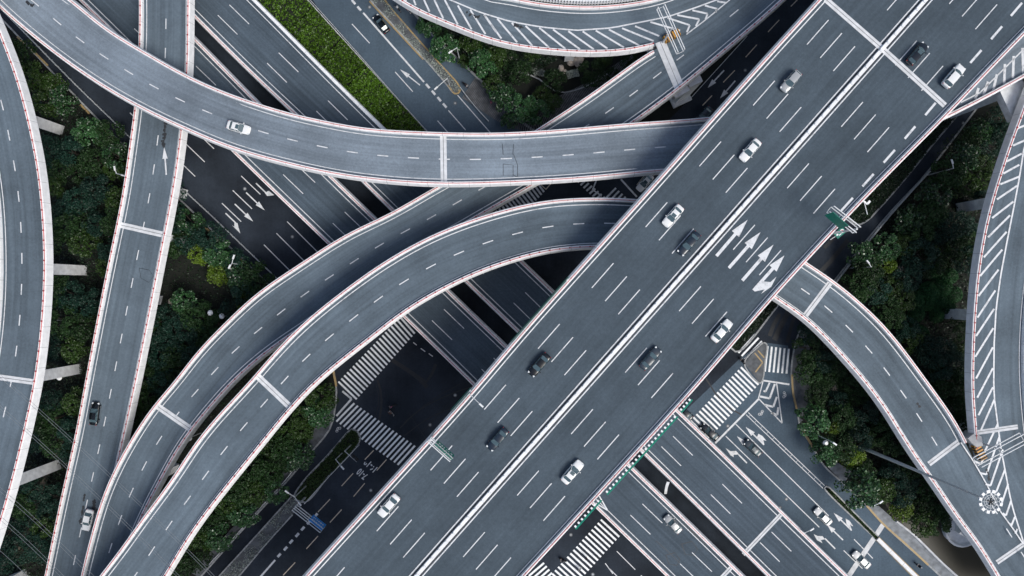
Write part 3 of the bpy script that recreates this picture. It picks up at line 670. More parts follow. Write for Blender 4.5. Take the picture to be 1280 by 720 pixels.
b=W(1215,668,10); mb.box((b.x+1.5,b.y-1,9.6),(9,2.4,1.8),R(-32)); mb.build('pier',M['pier'],R4.o)
# L : left border loop
L=Deck('curved_ramp','wide curving ramp along the left border of the view',
  [(-150,-120,21),(-110,-60,21),(-75,0,21),(-45,69,21),(-25,124,21),(-12,193,21),(-4,240,21),(0,307,21),(0,357,21),(-4,417,21),(-14,480,21),(-28,533,21),(-46,603,21),(-68,670,21),(-88,725,21),(-130,820,21)],
  [(-80,-150,21),(-40,-60,21),(-12,2,21),(2,33,21),(15.5,67,21),(26,95,21),(34,123,21),(41.5,153,21),(50,193,21),(56,234,21),(60.5,290,21),(61.5,345,21),(57.5,410,21),(49,478,21),(37,533,21),(20,603,21),(0,670,21),(-19,727,21),(-60,830,21)],M['ramp'],110,reflect=(True,True))
L.line(1.2,'L',0.16); L.frac(0.45,0.22,(0,1),(2.1,6.0,2.2)); L.line(1.0,'R',0.01)
L.jointat((-12,470),(46,478),1.1)
for x,y,rz,cy in ((71,161,-18,0),(100,338,0,0),(93,462,9,0),(67,583,20,0),(26,720,22,0)): L.pier(x,y,3.0,2.2,R(rz))
# Rr : right border loop with hatching, merging with R4
RR=Deck('curved_ramp','ramp along the right border with a hatched shoulder that joins the lower right ramp',
  [(1350,0,20),(1312,50,20),(1292,92,20),(1280,122,20),(1263,167,20),(1251,201,19.8),(1242,230,19.6),(1234,256,19.3),(1225,296,18.8),(1217.6,344,18),(1212.5,410,17),(1210.7,480,15.6),(1213,520,14.6),(1216,548,14),(1217,576.2,13.5),(1232,602.2,13.2),(1249.5,637.2,12.8),(1267,661.2,12.4),(1279,679.2,12),(1310,725,12),(1350,790,12)],
  [(1440,0,20),(1390,70,20),(1358,130,20),(1330,200,20),(1305,262,19.2),(1293,315,18.6),(1285,365,17.8),(1281,413,17),(1280,460,16),(1282,500,15.1),(1286,540,14.2),(1294,600,13.3),(1306,660,12.5),(1330,720,12),(1375,790,12)],M['ramp'],130,ranges=((0,0.673),(0,1)),reflect=(True,True))
RR.line(1.0,'R',0.18)
RR.ribpx([(1291,150),(1280,185),(1273.6,225),(1266,265),(1259,300),(1251,343),(1245,385),(1242.5,430),(1242,480),(1243,500),(1247,530),(1251,560),(1263,624),(1267,639),(1279,677),(1290,708)],0.3)
RR.ribpx([(1201,553),(1217,577),(1232,603),(1249.5,638),(1267,662),(1279,680)],0.26,dz=0.05)
for a,b in HX(1060,[])+[((1060/1+p[0]/5.805,220+p[1]/5.805),(1060+p[2]/5.805,220+p[3]/5.805)) for p in [(1105,60,1245,3),(1080,170,1228,70),(1045,305,1200,185),(1015,445,1175,285),(985,590,1150,405)]]+\
    [((1275,141),(1290,135)),((1270,161),(1286,155)),((1266,182),(1282,175)),((1258,202),(1277,192)),((1254,217),(1274,206)),((1225,345),(1252.7,312)),((1223,370),(1248,337)),((1221.7,397),(1244,363)),((1220,420),(1242.5,386)),((1219,446),(1241.5,410)),((1220,473),(1241,434)),((1221.5,497),(1241,460)),((1223,519),(1241,484)),((1226,538),(1243,499)),
     ((1230,566),(1247,530)),((1217,576),(1226,580)),((1226,580),(1231,569)),((1224.5,591),(1233,593)),((1233,593),(1249,546)),((1232,605),(1238,607)),((1238,607),(1252,566)),((1243.5,619),(1256,587)),((1251,632),(1260,605)),((1253.4,641.5),(1257.3,644.4)),((1257.3,644.4),(1263.7,626)),((1261.5,654),(1264,657)),((1264,657),(1268.5,646)),((1269,667),(1271.5,661))]:
    RR.ribpx([a,b],0.38)
RR.jointat((1222,540),(1272,533),1.1)
for x,y,rz in ((1204,259,10),(1187,392,0),(1208,531,-10)): RR.pier(x,y,3.0,2.2,R(rz))
mb=MB(); n0=[(1207,547),(1216,540),(1224,545),(1226,556),(1218,558),(1212,553)]; mb.prism([tuple(W(x,y,14.2).xy) for x,y in n0],12.0,14.9); mb.build('gore_nose',M['conc'],RR.o)
# HW : main highway
zh=28
HW=Deck('highway_bridge','broad eight lane highway bridge crossing the whole view from lower left to upper right','dummy' and [(1236,-200,zh),(1057.6,-40,zh),(1021.7,0,zh),(960,67.5,zh),(809,238,zh),(645,422,zh),(594,483,zh),(382,718,zh),(347,757,zh),(219,900,zh)],
  [(1560,-230,zh),(1360,-36,zh),(1313,9,zh),(1280,42.5,zh),(1232,92,zh),(1177,150.5,zh),(1088,240,zh),(960,378,zh),(873,480,zh),(655,720,zh),(620,758,zh),(490,902,zh)],M['hw'],120,depth=2.2,inset=3.0)
# straighten the left edge
HW.line(1.25,'L',0.2); HW.line(0.98,'R',0.2)
A=Vector((1156.7,0)); B=Vector((520,720)); dv=(B-A).normalized(); nv=Vector((-dv.y,dv.x))
def med(off): return [(A.x-dv.x*200+nv.x*off,A.y-dv.y*200+nv.y*off),(B.x+dv.x*200+nv.x*off,B.y+dv.y*200+nv.y*off)]
for o in (-6.2,6.2): seg(HW.mark,*med(o),0.22,zh,0.035)
mb=MB(); a,b=[W(*p,zh) for p in med(0)]; n=80
P=[a.lerp(b,i/n) for i in range(n+1)]
sweep(mb,P,[(-0.40,0.01),(-0.32,0.45),(0.32,0.45),(0.40,0.01)],1); mb.build('median_barrier',M['conc'],HW.o)
mb=MB(); L_=(b-a).length; k=0; ang=math.atan2((b-a).y,(b-a).x)
while k*2.0<L_: p=a.lerp(b,k*2.0/L_); mb.box((p.x,p.y,zh+0.54),(0.34,0.5,0.08),ang); k+=1
mb.build('median_cap',M['whitemetal'],HW.o)
mb=MB()
for o in (-3.4,3.4): seg(mb,*med(o),0.22,zh,0.032)
mb.build('drainage_shadow',M['seal'],HW.o)  # flat dark strips painting the shadow in the drainage gaps beside the barrier
st=(-67.2,76.0); dd=(-27,30.8)
for a,ns in (((834,253),range(-4,8)),((850.7,269.5),range(-4,8)),((867,286),range(-5,8))): dashpx(HW.mark,a,st,ns,dd,0.18,zh)
for a,ns in (((876,358),range(-6,6)),((892,373.7),range(-6,6)),((908.7,389.7),range(-6,6))): dashpx(HW.mark,a,(-67.5,76.8),ns,(-27,30.8),0.18,zh)
for a,b in HX(960,[(0,0,0,0)])[:0]: pass
for a,b in (((1277.5,3.5),(1263.5,20)),((1252.5,33),(1238.8,49)),((1226.7,62.7),(1212.7,78.7)),((1169.5,128.5),(1156.5,144)),((1144,158),(1130.8,173.5)),((1118.5,187.5),(1104.5,203.3)),((1092,217.5),(1078,233)),((1066,247.3),(1051.3,263.5))): seg(HW.mark,a,b,0.42,zh)
arrow(HW.mark,(895.5,320),(934.4,274.8),zh,0.58,1.75,0.39,0.038); arrow(HW.mark,(911,335),(950.6,290),zh,0.58,1.75,0.39,0.038); arrow(HW.mark,(927.8,350.7),(966.8,305.8),zh,0.58,1.75,0.39,0.038)
arrow(HW.mark,(941.8,363),(980.4,319.4),zh,0.58,1.75,0.37,0.038)
polypx(HW.mark,[(941,362.5),(951.5,351.5),(963,352.6),(970.4,345.8),(964,358.4),(951,367.5),(955.5,361.8),(943.5,364.4)],zh,0.046)
HW.jointat((1031.7,-1),(1101.7,60),1.1); HW.jointat((1101.7,60),(1181,132),1.1)
for D,fr in ((P1,(.1,.2,.3,.4,.5,.6,.7,.8,.9)),(P2,(.1,.2,.3,.4,.5,.6,.7,.8,.9)),(V,(.1,.3,.5,.65,.8)),(R3,(.12,.2,.3,.4,.5,.6)),(T,(.2,.35,.5)),(R2,(.12,.25,.38,.5,.6)),(R4,(.1,.2,.3,.4,.62)),(HW,(.1,.2,.3,.4,.5,.6,.7,.8,.9))): D.under(fr)
sm=MB()
rr=random.Random(3)
for D,pts,w_,nn in ((V,[(207,140),(206,165),(204,185)],1.0,60),(V,[(106,618),(103,640),(100,655)],.35,40),(V,[(118,625),(117,635),(124,640)],1.2,40),(R4,[(1146,504),(1150,508)],.5,10),(R2,[(33,2),(41,8)],.6,14),(RR,[(1233,585),(1237,600)],.5,14),(T,[(583,16),(600,22)],1.2,18),(T,[(642,30),(655,36)],1.1,18)):
    for _ in range(nn):
        t=rr.uniform(0,len(pts)-1.001); k=int(t); x=pts[k][0]+(pts[k+1][0]-pts[k][0])*(t-k)+rr.gauss(0,w_); y=pts[k][1]+(pts[k+1][1]-pts[k][1])*(t-k)+rr.gauss(0,w_)
        p=D.pos(x,y)+Vector((0,0,.045+.0004*_)); r=rr.uniform(.08,.3); n=6
        sm.face([(p.x+r*math.cos(6.283*q/n)*rr.uniform(.6,1.2),p.y+r*math.sin(6.283*q/n)*rr.uniform(.6,1.6),p.z) for q in range(n)])
struct(sm.build('oil_stains',M['stain']))
tm=MB()
def tm_curve(pts,w,dz): ribbon(tm,resample(cr([W(*p) for p in pts]),24),w,dz)
tm_curve([(472,475),(476,490),(477,505),(474,525)],0.5,.02); tm_curve([(470,480),(473,492),(473,506),(470,520)],0.12,.021)
tm_curve([(500,535),(525,512),(560,494),(600,480)],0.25,.022); tm_curve([(505,545),(532,525),(560,512),(590,505)],0.2,.023); tm_curve([(505,528),(540,500),(575,480)],0.15,.024)
tm_curve([(528,540),(560,505)],0.10,.025); tm_curve([(510,515),(540,560)],0.10,.026); tm_curve([(545,455),(533,478),(522,470)],0.7,.027); tm_curve([(490,450),(520,470),(534,484)],0.9,.028)
tm_curve([(880,470),(905,505),(930,520)],0.3,.029); tm_curve([(985,390),(975,410),(968,425)],1.2,.03); tm_curve([(975,392),(966,408),(962,420)],0.9,.031); tm_curve([(994,392),(988,412),(984,428)],0.8,.032)
tm_curve([(1060,300),(1035,330),(1012,352)],1.0,.033); tm_curve([(1050,290),(1030,310)],0.8,.034)
struct(tm.build('tyre_marks',M['tyre']))
for D in DECKS: D.finish()

# ------------------------------------------------------------ barrier, walls, fences at street level
def fence(label,cat,pts,h=1.0,post=2.0,m='steelw',z=0,group=None,rails=(0.35,0.9),r=0.05):
    P=[W(x,y,z) for x,y in pts]; P=resample(cr(P,6) if len(P)>2 else P,max(2,int(cum(P)[-1]/post)+1))
    o=empty('guard_rail',P[0],0,label,cat,group); mb=MB()
    for hh in rails:
        for a,b in zip(P,P[1:]): mb.tube(a-P[0]+Vector((0,0,hh)),b-P[0]+Vector((0,0,hh)),r,n=4)
    mb.build('rail',M[m],o); mb=MB()
    for p in P: q=p-P[0]; mb.tube(q,q+Vector((0,0,h)),r*1.3,n=5)
    mb.build('post',M[m],o); return o
fence('white twin rail fence along the dark frontage lane at upper left','fence',[(-30,-22),(31,40),(97,107),(164,172),(222,229),(269,273),(345,346),(400,398)],r=0.09)
fence('slim rail fence running beside the hedge on its right hand edge','fence',[(376,-12),(400,14),(450,70),(496.5,123),(540,171)],r=0.08)
fence('short low rail fence beside the tip of the yellow kerbed gravel island','fence',[(576,111),(588,127),(600,141),(610.5,152)],r=0.09)
fence('double rail fence beside the frontage road right of the highway','fence',[(1160,215),(1137,240),(1112,268),(1088,297),(1066,324),(1040,357)],r=0.10)
fence('rail fence along the footpath below the lower left trees','fence',[(388,560),(359.6,597),(330,630),(297.6,666),(262,705)],r=0.09)
fence('rail fence on the right edge of the rounded green island in the lower left street','fence',[(449,556),(430,576),(397,611),(382,628)],r=0.07)
o=MB(); P=resample([W(1095,672),W(1200,775)],20); sweep(o,P,[(-0.45,0),(-0.4,0.8),(0.4,0.8),(0.45,0)],1); o=o.build('concrete_barrier',M['conc']); tag(o,'pale low concrete barrier in the middle of the lower right street','barrier')
kerb('',[(1094,674),(1197,777)],0.2,0.15,'yellow'); kerb('',[(1098,671),(1203,773)],0.2,0.15,'yellow')
o=MB(); P=resample([W(x,y) for x,y in [(1118,650),(1140,667),(1175,702),(1193,718),(1250,772)]],24); sweep(o,P,[(-0.25,-0.1),(-0.2,1.0),(0.2,1.0),(0.25,-0.1)],1); o=o.build('river_wall',M['joint']); tag(o,'low concrete wall between the pavement and the brown river','wall')
# HW parapet green signs facing the streets
def parapet_sign(label,x0,y0,x1,y1,side,nteeth):
    """row of green boards hung outside the highway parapet"""
    a=W(x0,y0,zh);b=W(x1,y1,zh); d=b-a; L_=d.length; ang=math.atan2(d.y,d.x); d.normalize(); n=Vector((-d.y,d.x,0))*side
    o=empty('overhead_sign',(a+b)/2,ang,label,'road sign','green boards hung on the highway parapet'); mb=MB()
    wo=0.95 if side>0 else 0.5
    # board tilts outward so that drivers below can read it
    v=[(-L_/2,side*0.35,1.1),(L_/2,side*0.35,1.1),(L_/2,side*wo,0.2),(-L_/2,side*wo,0.2)]
    v2=[(p[0],p[1],p[2]-0.12) for p in v]
    mb.mesh(v+v2,[(0,1,2,3),(7,6,5,4),(0,4,5,1),(1,5,6,2),(2,6,7,3),(3,7,4,0)]); mb.build('board',M['green'],o)
    mb=MB()
    for i in range(nteeth if side>0 else 1):
        x=-L_/2+L_*(i+.5)/nteeth; mb.box((x,side*0.12,1.16),(0.35,0.38,0.12))
    mb.build('bracket',M['whitemetal'],o)
parapet_sign('longest green board hung outside the right parapet where the twin viaducts pass below',843,517,755,614,1,22)
parapet_sign('green board on the right parapet above the bottom crosswalk',748,621,716,657,1,8)
parapet_sign('short green board on the right parapet above the dark car by the crosswalk',861,496,847,512,1,4)
parapet_sign('pale green board on the left parapet over the twin viaducts',712,348,640,429,-1,14)
parapet_sign('green board on the left parapet above the dark intersection',591,486,566,514,-1,6)

# ------------------------------------------------------------ signs, gantries, lamps
def lamp(label,x,y,h,arms,group='street lamps',r=0.11,name='street_lamp',z=0):
    b=W(x,y,z); o=empty(name,b,0,label,'street lamp',group)
    mb=MB(); mb.tube((0,0,0),(0,0,h),r*1.3,r*0.8); mb.build('pole',M['steelw'],o)
    for dx,dy in arms:
        e=Vector((dx*(H-z-h)/F,-dy*(H-z-h)/F,h+0.35)); mb=MB(); mb.tube((0,0,h-0.1),e,r*0.8); a=mb.build('arm',M['steelw'],o)
        mb=MB(); d=e.normalized(); ang=math.atan2(e.y,e.x); mb.box((e.x,e.y,e.z),(1.0,0.36,0.18),ang,0.06); l=mb.build('lamp_head',M['whitemetal'],o)
    return o
lamp('tall lamp over the trees right of the highway with its arm bent upward',1160,219,9,[(-3,-8)])
lamp('lamp among the trees at top centre with its arm bent to the left',575,77,9,[(-8,6)])
lamp('long armed mast at the tip of the yellow kerbed gravel island',562,107,5.5,[(-14,13)],name='street_lamp')
lamp('slim straight lamp leaning over the trees on the right kerb below the hatched triangle',1010,538,11.5,[(3,2)])
lamp('lamp with a short hooked arm in the grove right of the curved ramp',1063,335,9,[(-5,-6)])
lamp('lamp at the left kerb beside the bright green trees',310,331,9,[(3,-8),(-2,4)])
lamp('lamp between the far left trees and the narrow ramp',174,225,9,[(-1,-6),(10,3)])
lamp('lamp beside the big glossy tree near the lower right street',1070,618,8,[(7,-5)])
lamp('twin armed lamp at the end of the rounded green island',383,607,8.5,[(-9,-7),(7,8)])
lamp('small lamp on the parapet of the empty straight viaduct',1000,661,2.5,[(8,-5)],z=6.8)
lamp('white angled lamp on the left highway parapet above the intersection',590,487,6,[(14,13)],z=zh-2)
lamp('small lamp on the green island beside the traffic lights',428,566,6,[(9,10)])
for i,(x,y,lb) in enumerate([(283,462,'white post lamp in the gap between the two left curves, upper one'),(251,541,'white post lamp in the gap between the two left curves, lower one'),(172,527,'white post lamp hanging beside the narrow left ramp'),(137,596,'white post lamp at the merge of the narrow left ramp and the curve'),(94,468,'small pale lamp in the far left grove between the piers'),(276,390,'round white lamp in the clearing, upper one'),(290,394,'round white lamp in the clearing beside the curve'),(76,400,'round white lamp under the far left trees'),(1018,547,'pale lamp hidden in the kerbside tree')]):
    o=empty('garden_lamp',W(x,y,0),0,lb,'lamp','small pale lamps'); mb=MB(); mb.tube((0,0,0),(0,0,5.5),0.09,0.07); mb.build('post',M['steelw'],o)
    mb=MB(); mb.tube((0,0,5.5),(0,0,5.9),0.62,0.35,n=12); mb.build('lamp_shade',M['whitemetal'],o)
def beam_gantry(label,a,b,post,z0,h,gap=0.55,board=None,m='green',face=1,legs=None,posth=0.22):
    """cantilever sign: parallel tubes from a to b at height z0+h, post at px"""
    z=z0+h; A_=W(*a,z); B_=W(*b,z); Pp=W(*post,z); o=empty('sign_gantry',(Pp.x,Pp.y,z0),0,label,'road sign')
    org=Vector((Pp.x,Pp.y,z0)); d=(B_-A_).normalized(); n=Vector((-d.y,d.x,0)); mb=MB()
    for k,zz in ((-gap,0),(gap,0),(-gap,1.2),(gap,1.2)):
        mb.tube(A_-org+n*k+Vector((0,0,zz)),B_-org+n*k+Vector((0,0,zz)),0.10,n=6)
    L_=(B_-A_).length; q=int(L_/3.5)
    for i in range(q+1):
        p=A_-org+d*(L_*i/max(1,q)); mb.tube(p-n*gap,p+n*gap,0.05,n=4); mb.tube(p-n*gap,p-n*gap+Vector((0,0,1.2)),0.05,n=4); mb.tube(p+n*gap,p+n*gap+Vector((0,0,1.2)),0.05,n=4)
    mb.build('truss',M['whitemetal'],o)
    mb=MB(); mb.tube((0,0,0),(0,0,h+1.2),posth,posth*.8); mb.build('post',M['steelw'],o)
    if board:
        p0=W(*board[0],z)-org; p1=W(*board[1],z)-org; hb=board[2]; off=n*face*(gap+0.12); off2=n*face*(gap+0.2)
        zc=0.5; mb=MB(); plain='large' in label
        # leaning a little so that the face shows from above
        t=[p0+off2+Vector((0,0,-hb/2+zc)),p1+off2+Vector((0,0,-hb/2+zc)),p1+off2*0.6+Vector((0,0,hb/2+zc)),p0+off2*0.6+Vector((0,0,hb/2+zc))]
        t2=[q-n*face*0.1 for q in t]
        mb.mesh(t+t2,[(0,1,2,3),(7,6,5,4),(0,4,5,1),(1,5,6,2),(2,6,7,3),(3,7,4,0)]); bo=mb.build('board',M[m],o)
        mb=MB(); lw=random.Random(len(label))
        u=(p1-p0); 
        for r_ in range(0 if plain else 2):
            x=0.12
            while x<0.86:
                w_=lw.uniform(0.04,0.10); z0_=0.25+0.36*r_
                f=lambda s_,v_: (t[0].lerp(t[1],s_)).lerp(t[3].lerp(t[2],s_),v_)+n*face*0.03
                mb.face([f(x,z0_),f(x+w_,z0_),f(x+w_,z0_+.16),f(x,z0_+.16)]); x+=w_+lw.uniform(0.03,0.09)
        if mb.f: mb.build('lettering',M['signwhite'],o)
    return o
beam_gantry('double armed white sign gantry standing at the fork of the top ramps',(825,10),(850,66),(838,38),15,6.5,0.7,legs=None)
beam_gantry('double armed white sign gantry at the fork of the lower right ramps',(1219,577),(1277,546),(1248,561),13.5,5,0.9)
beam_gantry('green sign on a white arm reaching over the left highway lanes',(537,548),(565,573),(538,548.5),zh,6,0.35,((544,554),(565,573),2.4),'green',1)
beam_gantry('large green sign on a triple white arm over the right highway parapet',(1069,288),(1036,262),(1067,287),zh-8,14,0.6,((1056,281),(1037,264),2.8),'green',1)
beam_gantry('blue sign on a white arm over the lower left street',(369,633),(404,661),(370,633.5),0,7,0.5,((388,648),(404,661),2.8),'blue',1)
# small green sign with red number beside the right parapet
o=empty('route_sign',W(1050,291,zh-3),R(40),'small green board with white marks and a red oval beside the right parapet','road sign')
mb=MB(); mb.box((0,0,0),(2.1,1.2,0.12)); mb.build('board',M['green'],o)
mb=MB(); mb.box((-0.65,0.05,0.07),(0.4,0.3,0.02)); mb.box((-0.25,0.3,0.07),(0.4,0.18,0.02)); mb.box((-0.2,-0.25,0.07),(0.5,0.18,0.02)); mb.tube((0.5,0,0.05),(0.5,0,0.08),0.38,n=14); mb.build('lettering',M['signwhite'],o)
mb=MB(); mb.tube((0.5,0,0.085),(0.5,0,0.095),0.22,n=12); mb.build('emblem',M['signred'],o)
mb=MB(); mb.tube((-0.9,0,-0.1),(-1.9,0,-0.8),0.08); mb.build('bracket',M['whitemetal'],o)
o=empty('equipment_bracket',W(1080,252,zh-2),R(-40),'white metal bracket with small boxes on the right parapet above the green strip','bracket')
mb=MB(); mb.box((0,0,0),(1.6,0.3,0.3)); mb.box((0.7,0.4,0.1),(0.4,0.7,0.3)); mb.tube((0,0,0),(1.9,-1.6,0.4),0.08); mb.build('arm',M['whitemetal'],o)
o=empty('sign_bracket',W(749,620,26),0,'white V shaped steel bracket below the right parapet','bracket')
mb=MB(); mb.tube((0,0,0),(1.5,-2.6,0),0.14); mb.tube((-0.7,-1.3,0),(1.5,-2.6,0),0.14); mb.build('arm',M['whitemetal'],o)
# traffic light
o=empty('traffic_light',W(439,556,0),0,'black traffic lights on a thin arm at the end of the rounded green island','traffic light')
mb=MB(); mb.tube((0,0,0),(0,0,6),0.11); mb.build('pole',M['steelw'],o)
mb=MB(); mb.tube((0,0,6),(2.6,-2.3,6),0.08); mb.build('arm',M['steelw'],o)
for k in (0.62,0.88):
    mb=MB(); mb.box((2.6*k+.25,-2.3*k+.25,5.9),(0.75,0.5,0.9),R(-42)); mb.build('signal_head',M['black'],o)
# portal frame over the middle slot (bent pale duct)
o=MB(); P=resample(cr([W(831.5,617,4),W(833,608,6.5),W(835,602,7.5)]),10); sweep(o,P,[(-0.3,0),(-0.3,.3),(.3,.3),(.3,0)],1); tag(o.build('pipe_bridge',M['joint']),'pale bent pipe crossing the dark slot between the twin viaducts','pipe')
# crash cushions
def cushion(label,x,y,z,rz):
    o=empty('crash_cushion',W(x,y,z),rz,label,'crash barrier','orange and black crash cushions'); mb=MB(); mb.box((0,0,0.5),(3.4,1.5,1.0),0,0.1); mb.build('body',M['crash'],o)
    mb=MB()
    for i in range(5): mb.box((-1.3+i*0.65,0,0.53),(0.28,1.56,1.06))
    mb.build('stripe_band',M['black'],o)
cushion('orange and black striped crash cushion at the top fork',839,46,15,R(28)); cushion('orange and black striped crash cushion at the lower right fork',1222,564,13.6,R(-62))
# high mast
hm=43.0; base=W(1072,557,0); topc=W(1238,627,hm)
o=empty('high_mast_light',base,0,'very tall light mast with a round crown of floodlights leaning over the lower right ramp','light mast')
mb=MB(); mb.tube((0,0,0),(topc.x-base.x,topc.y-base.y,hm),0.42,0.14,n=12); mb.build('mast',M['steelw'],o)
tx,ty=topc.x-base.x,topc.y-base.y
mb=MB()
for r_,w_ in ((1.45,.07),(1.05,.05),(0.7,.05),(0.35,.05)):
    n=28
    for k in range(n):
        a=2*math.pi*k/n;b=2*math.pi*(k+1)/n; mb.tube((tx+r_*math.cos(a),ty+r_*math.sin(a),hm),(tx+r_*math.cos(b),ty+r_*math.sin(b),hm),w_,n=4,caps=False)
for k in range(6):
    a=math.pi*k/6; mb.tube((tx-1.45*math.cos(a),ty-1.45*math.sin(a),hm+.02),(tx+1.45*math.cos(a),ty+1.45*math.sin(a),hm+.02),0.04,n=4)
mb.build('ring_frame',M['steelw'],o)
for k in range(12):
    a=2*math.pi*(k+.5)/12; mb=MB(); mb.box((tx+1.72*math.cos(a),ty+1.72*math.sin(a),hm),(0.52,0.56,0.3),a,0.04); mb.build('floodlight',M['whitemetal'],o)
mb=MB()
for k in range(5):
    a=2*math.pi*k/5+0.3; mb.tube((tx,ty,hm+.1),(tx+.62*math.cos(a),ty+.62*math.sin(a),hm+.2),0.09,n=5)
mb.build('hoist_head',M['black'],o)
o=empty('control_cabinet',W(1078,544,0),R(30),'small box with a turquoise lid at the foot of the tall light mast','cabinet'); mb=MB(); mb.box((0,0,0.8),(1.3,0.8,1.6)); mb.build('housing',M['paving'],o)
mb=MB(); mb.box((0,0,1.66),(1.1,0.9,0.1)); mb.build('lid',mat('turquoise_lid',(0.15,0.45,0.50),0.5),o)
# power lines
for i,(a,b) in enumerate((((-60,396),(345,776)),((-60,400),(345,780)),((-60,434),(300,775)),((-60,438),(300,779)),((-60,536),(200,782)),((-60,541),(200,787)),((-60,572),(160,780)),((-60,577),(160,785)),((-60,618),(110,775)))):
    mb=MB(); A_=W(*a,60); B_=W(*b,60); n=24
    for k in range(n):
        s0=k/n;s1=(k+1)/n; mb.tube(A_.lerp(B_,s0)+Vector((0,0,-1.5*4*s0*(1-s0)+3)),A_.lerp(B_,s1)+Vector((0,0,-1.5*4*s1*(1-s1)+3)),0.02,n=4,caps=False)
    tag(mb.build('power_line',M['wire']),'thin pale power cable slanting across the lower left ramps','cable','power cables over the lower left')

# ------------------------------------------------------------ cars
def carpaint(name,c,metal=0.0):
    m=mat(name,c,0.24,metal,0,1,0.5); b=m.node_tree.nodes['Principled BSDF']; b.inputs['Coat Weight'].default_value=0.15; b.inputs['Coat Roughness'].default_value=0.08; return m
CP={'white':carpaint('car_paint_white',(0.74,0.74,0.73)),'silver':carpaint('car_paint_silver',(0.42,0.43,0.43),0.3),'black':carpaint('car_paint_black',(0.003,0.005,0.007)),
    'grey':carpaint('car_paint_grey',(0.008,0.012,0.018)),'navy':carpaint('car_paint_slate',(0.010,0.020,0.034)),'steel':carpaint('car_paint_steel',(0.030,0.042,0.056))}
def car(label,x,y,z,tip,colour,kind='sedan',sunroof=False,L_=4.7,w=1.82):
    """tip: photo-space direction the bonnet points to"""
    ang=math.atan2(-tip[1],tip[0]); p=W(x,y,z+0.6); o=empty('car',(p.x,p.y,z),ang,label,'car','cars on the roads')
    s=L_/4.7; hw=w/2; paintm=CP[colour]
    suv=kind=='suv'
    up=0.22 if suv else 0.0
    st=[(-2.35,.70,.42,.72+up),(-2.28,.84,.34,.92+up),(-2.0,.94,.30,1.00+up),(-1.5,.99,.28,1.0+up),(-0.6,1,.27,.96+up),(0.4,1,.27,.95+up),(1.0,.99,.27,.95+up*.8),(1.6,.965,.28,.90+up*.7),(2.05,.90,.30,.82+up*.6),(2.28,.74,.34,.70+up*.5),(2.35,.55,.40,.60+up*.4)]
    mb=MB(); vs=[];m=9
    for X,wf,z0,z1 in st:
        hwf=hw*wf
        ring=[(-hwf*.90,z0),(-hwf,z0+.15),(-hwf*1.0,(z0+z1)/2+.05),(-hwf*.93,z1-.06),(-hwf*.55,z1+.02),(hwf*.55,z1+.02),(hwf*.93,z1-.06),(hwf*1.0,(z0+z1)/2+.05),(hwf,z0+.15),(hwf*.90,z0)]
        for a,b in ring: vs.append((X*s,a,b))
    n=10; fs=[]
    for i in range(len(st)-1):
        for k in range(n):
            a=i*n+k;b=i*n+(k+1)%n; fs.append((a,b,b+n,a+n))
    fs.append(tuple(range(n))[::-1]); fs.append(tuple(range((len(st)-1)*n,len(st)*n)))
    mb.mesh(vs,fs,True); bd=mb.build('body',paintm,o)
    bv=bd.modifiers.new('s','SUBSURF'); bv.levels=1; bv.render_levels=1
    rx=(-2.2,-1.62,.25,1.15) if suv else (-1.88,-1.02,.22,1.15) # base rear, roof rear, roof front, base front
    zb=.95+up; zt=1.42+up*1.3; bw=hw*.90; tw=hw*.70
    B=[(rx[0]*s,-bw*.92,zb-.02),(rx[3]*s,-bw*.92,zb-.04),(rx[3]*s,bw*.92,zb-.04),(rx[0]*s,bw*.92,zb-.02)]
    mid=[((rx[0]+.35)*s,-bw,zb),((rx[3]-.3)*s,-bw,zb),((rx[3]-.3)*s,bw,zb),((rx[0]+.35)*s,bw,zb)]
    Tt=[(rx[1]*s,-tw,zt-.03),(rx[2]*s,-tw,zt-.03),(rx[2]*s,tw,zt-.03),(rx[1]*s,tw,zt-.03)]
    mb=MB()
    # windscreen with curved base, rear window, side windows
    fb=[(rx[3]*s,0,zb-.02)]; rb=[(rx[0]*s,0,zb)]
    mb.mesh([Tt[1],Tt[2],mid[2],( (rx[3]-.06)*s,bw*.55,zb-.03),((rx[3]+.03)*s,0,zb-.03),((rx[3]-.06)*s,-bw*.55,zb-.03),mid[1]],[(0,1,2,3,4,5,6)][::1])
    mb.mesh([Tt[0],Tt[3],mid[3],((rx[0]+.06)*s,bw*.55,zb-.02),((rx[0]-.02)*s,0,zb-.02),((rx[0]+.06)*s,-bw*.55,zb-.02),mid[0]],[(6,5,4,3,2,1,0)])
    mb.mesh([Tt[0],Tt[1],mid[1],mid[0]],[(3,2,1,0)]); mb.mesh([Tt[3],Tt[2],mid[2],mid[3]],[(0,1,2,3)])
    mb.build('window_glass',M['glass'],o)
    mb=MB() # roof panel with pillars
    e=.02; g=[(rx[1]*s-.05,-tw*.90),(rx[1]*s-.06,tw*.90),(rx[2]*s+.02,tw*.90),(rx[2]*s+.03,-tw*.90)]
    nx,ny=6,6; gv=[];gf=[]
    for i in range(nx+1):
        for j in range(ny+1):
            u=i/nx;v=j/ny*2-1; X=(rx[1]-.07)*s+(rx[2]-rx[1]+.12)*s*u; Y=v*(tw+.02)*(1-.05*abs(2*u-1)); Z=zt+.045-.055*(abs(v)**2.5)-.035*(abs(2*u-1)**3); gv.append((X,Y,Z))
    for i in range(nx):
        for j in range(ny):
            a=i*(ny+1)+j; gf.append((a,a+ny+1,a+ny+2,a+1))
    mb.mesh(gv,gf,True); mb.build('roof',paintm,o)
    mb=MB()
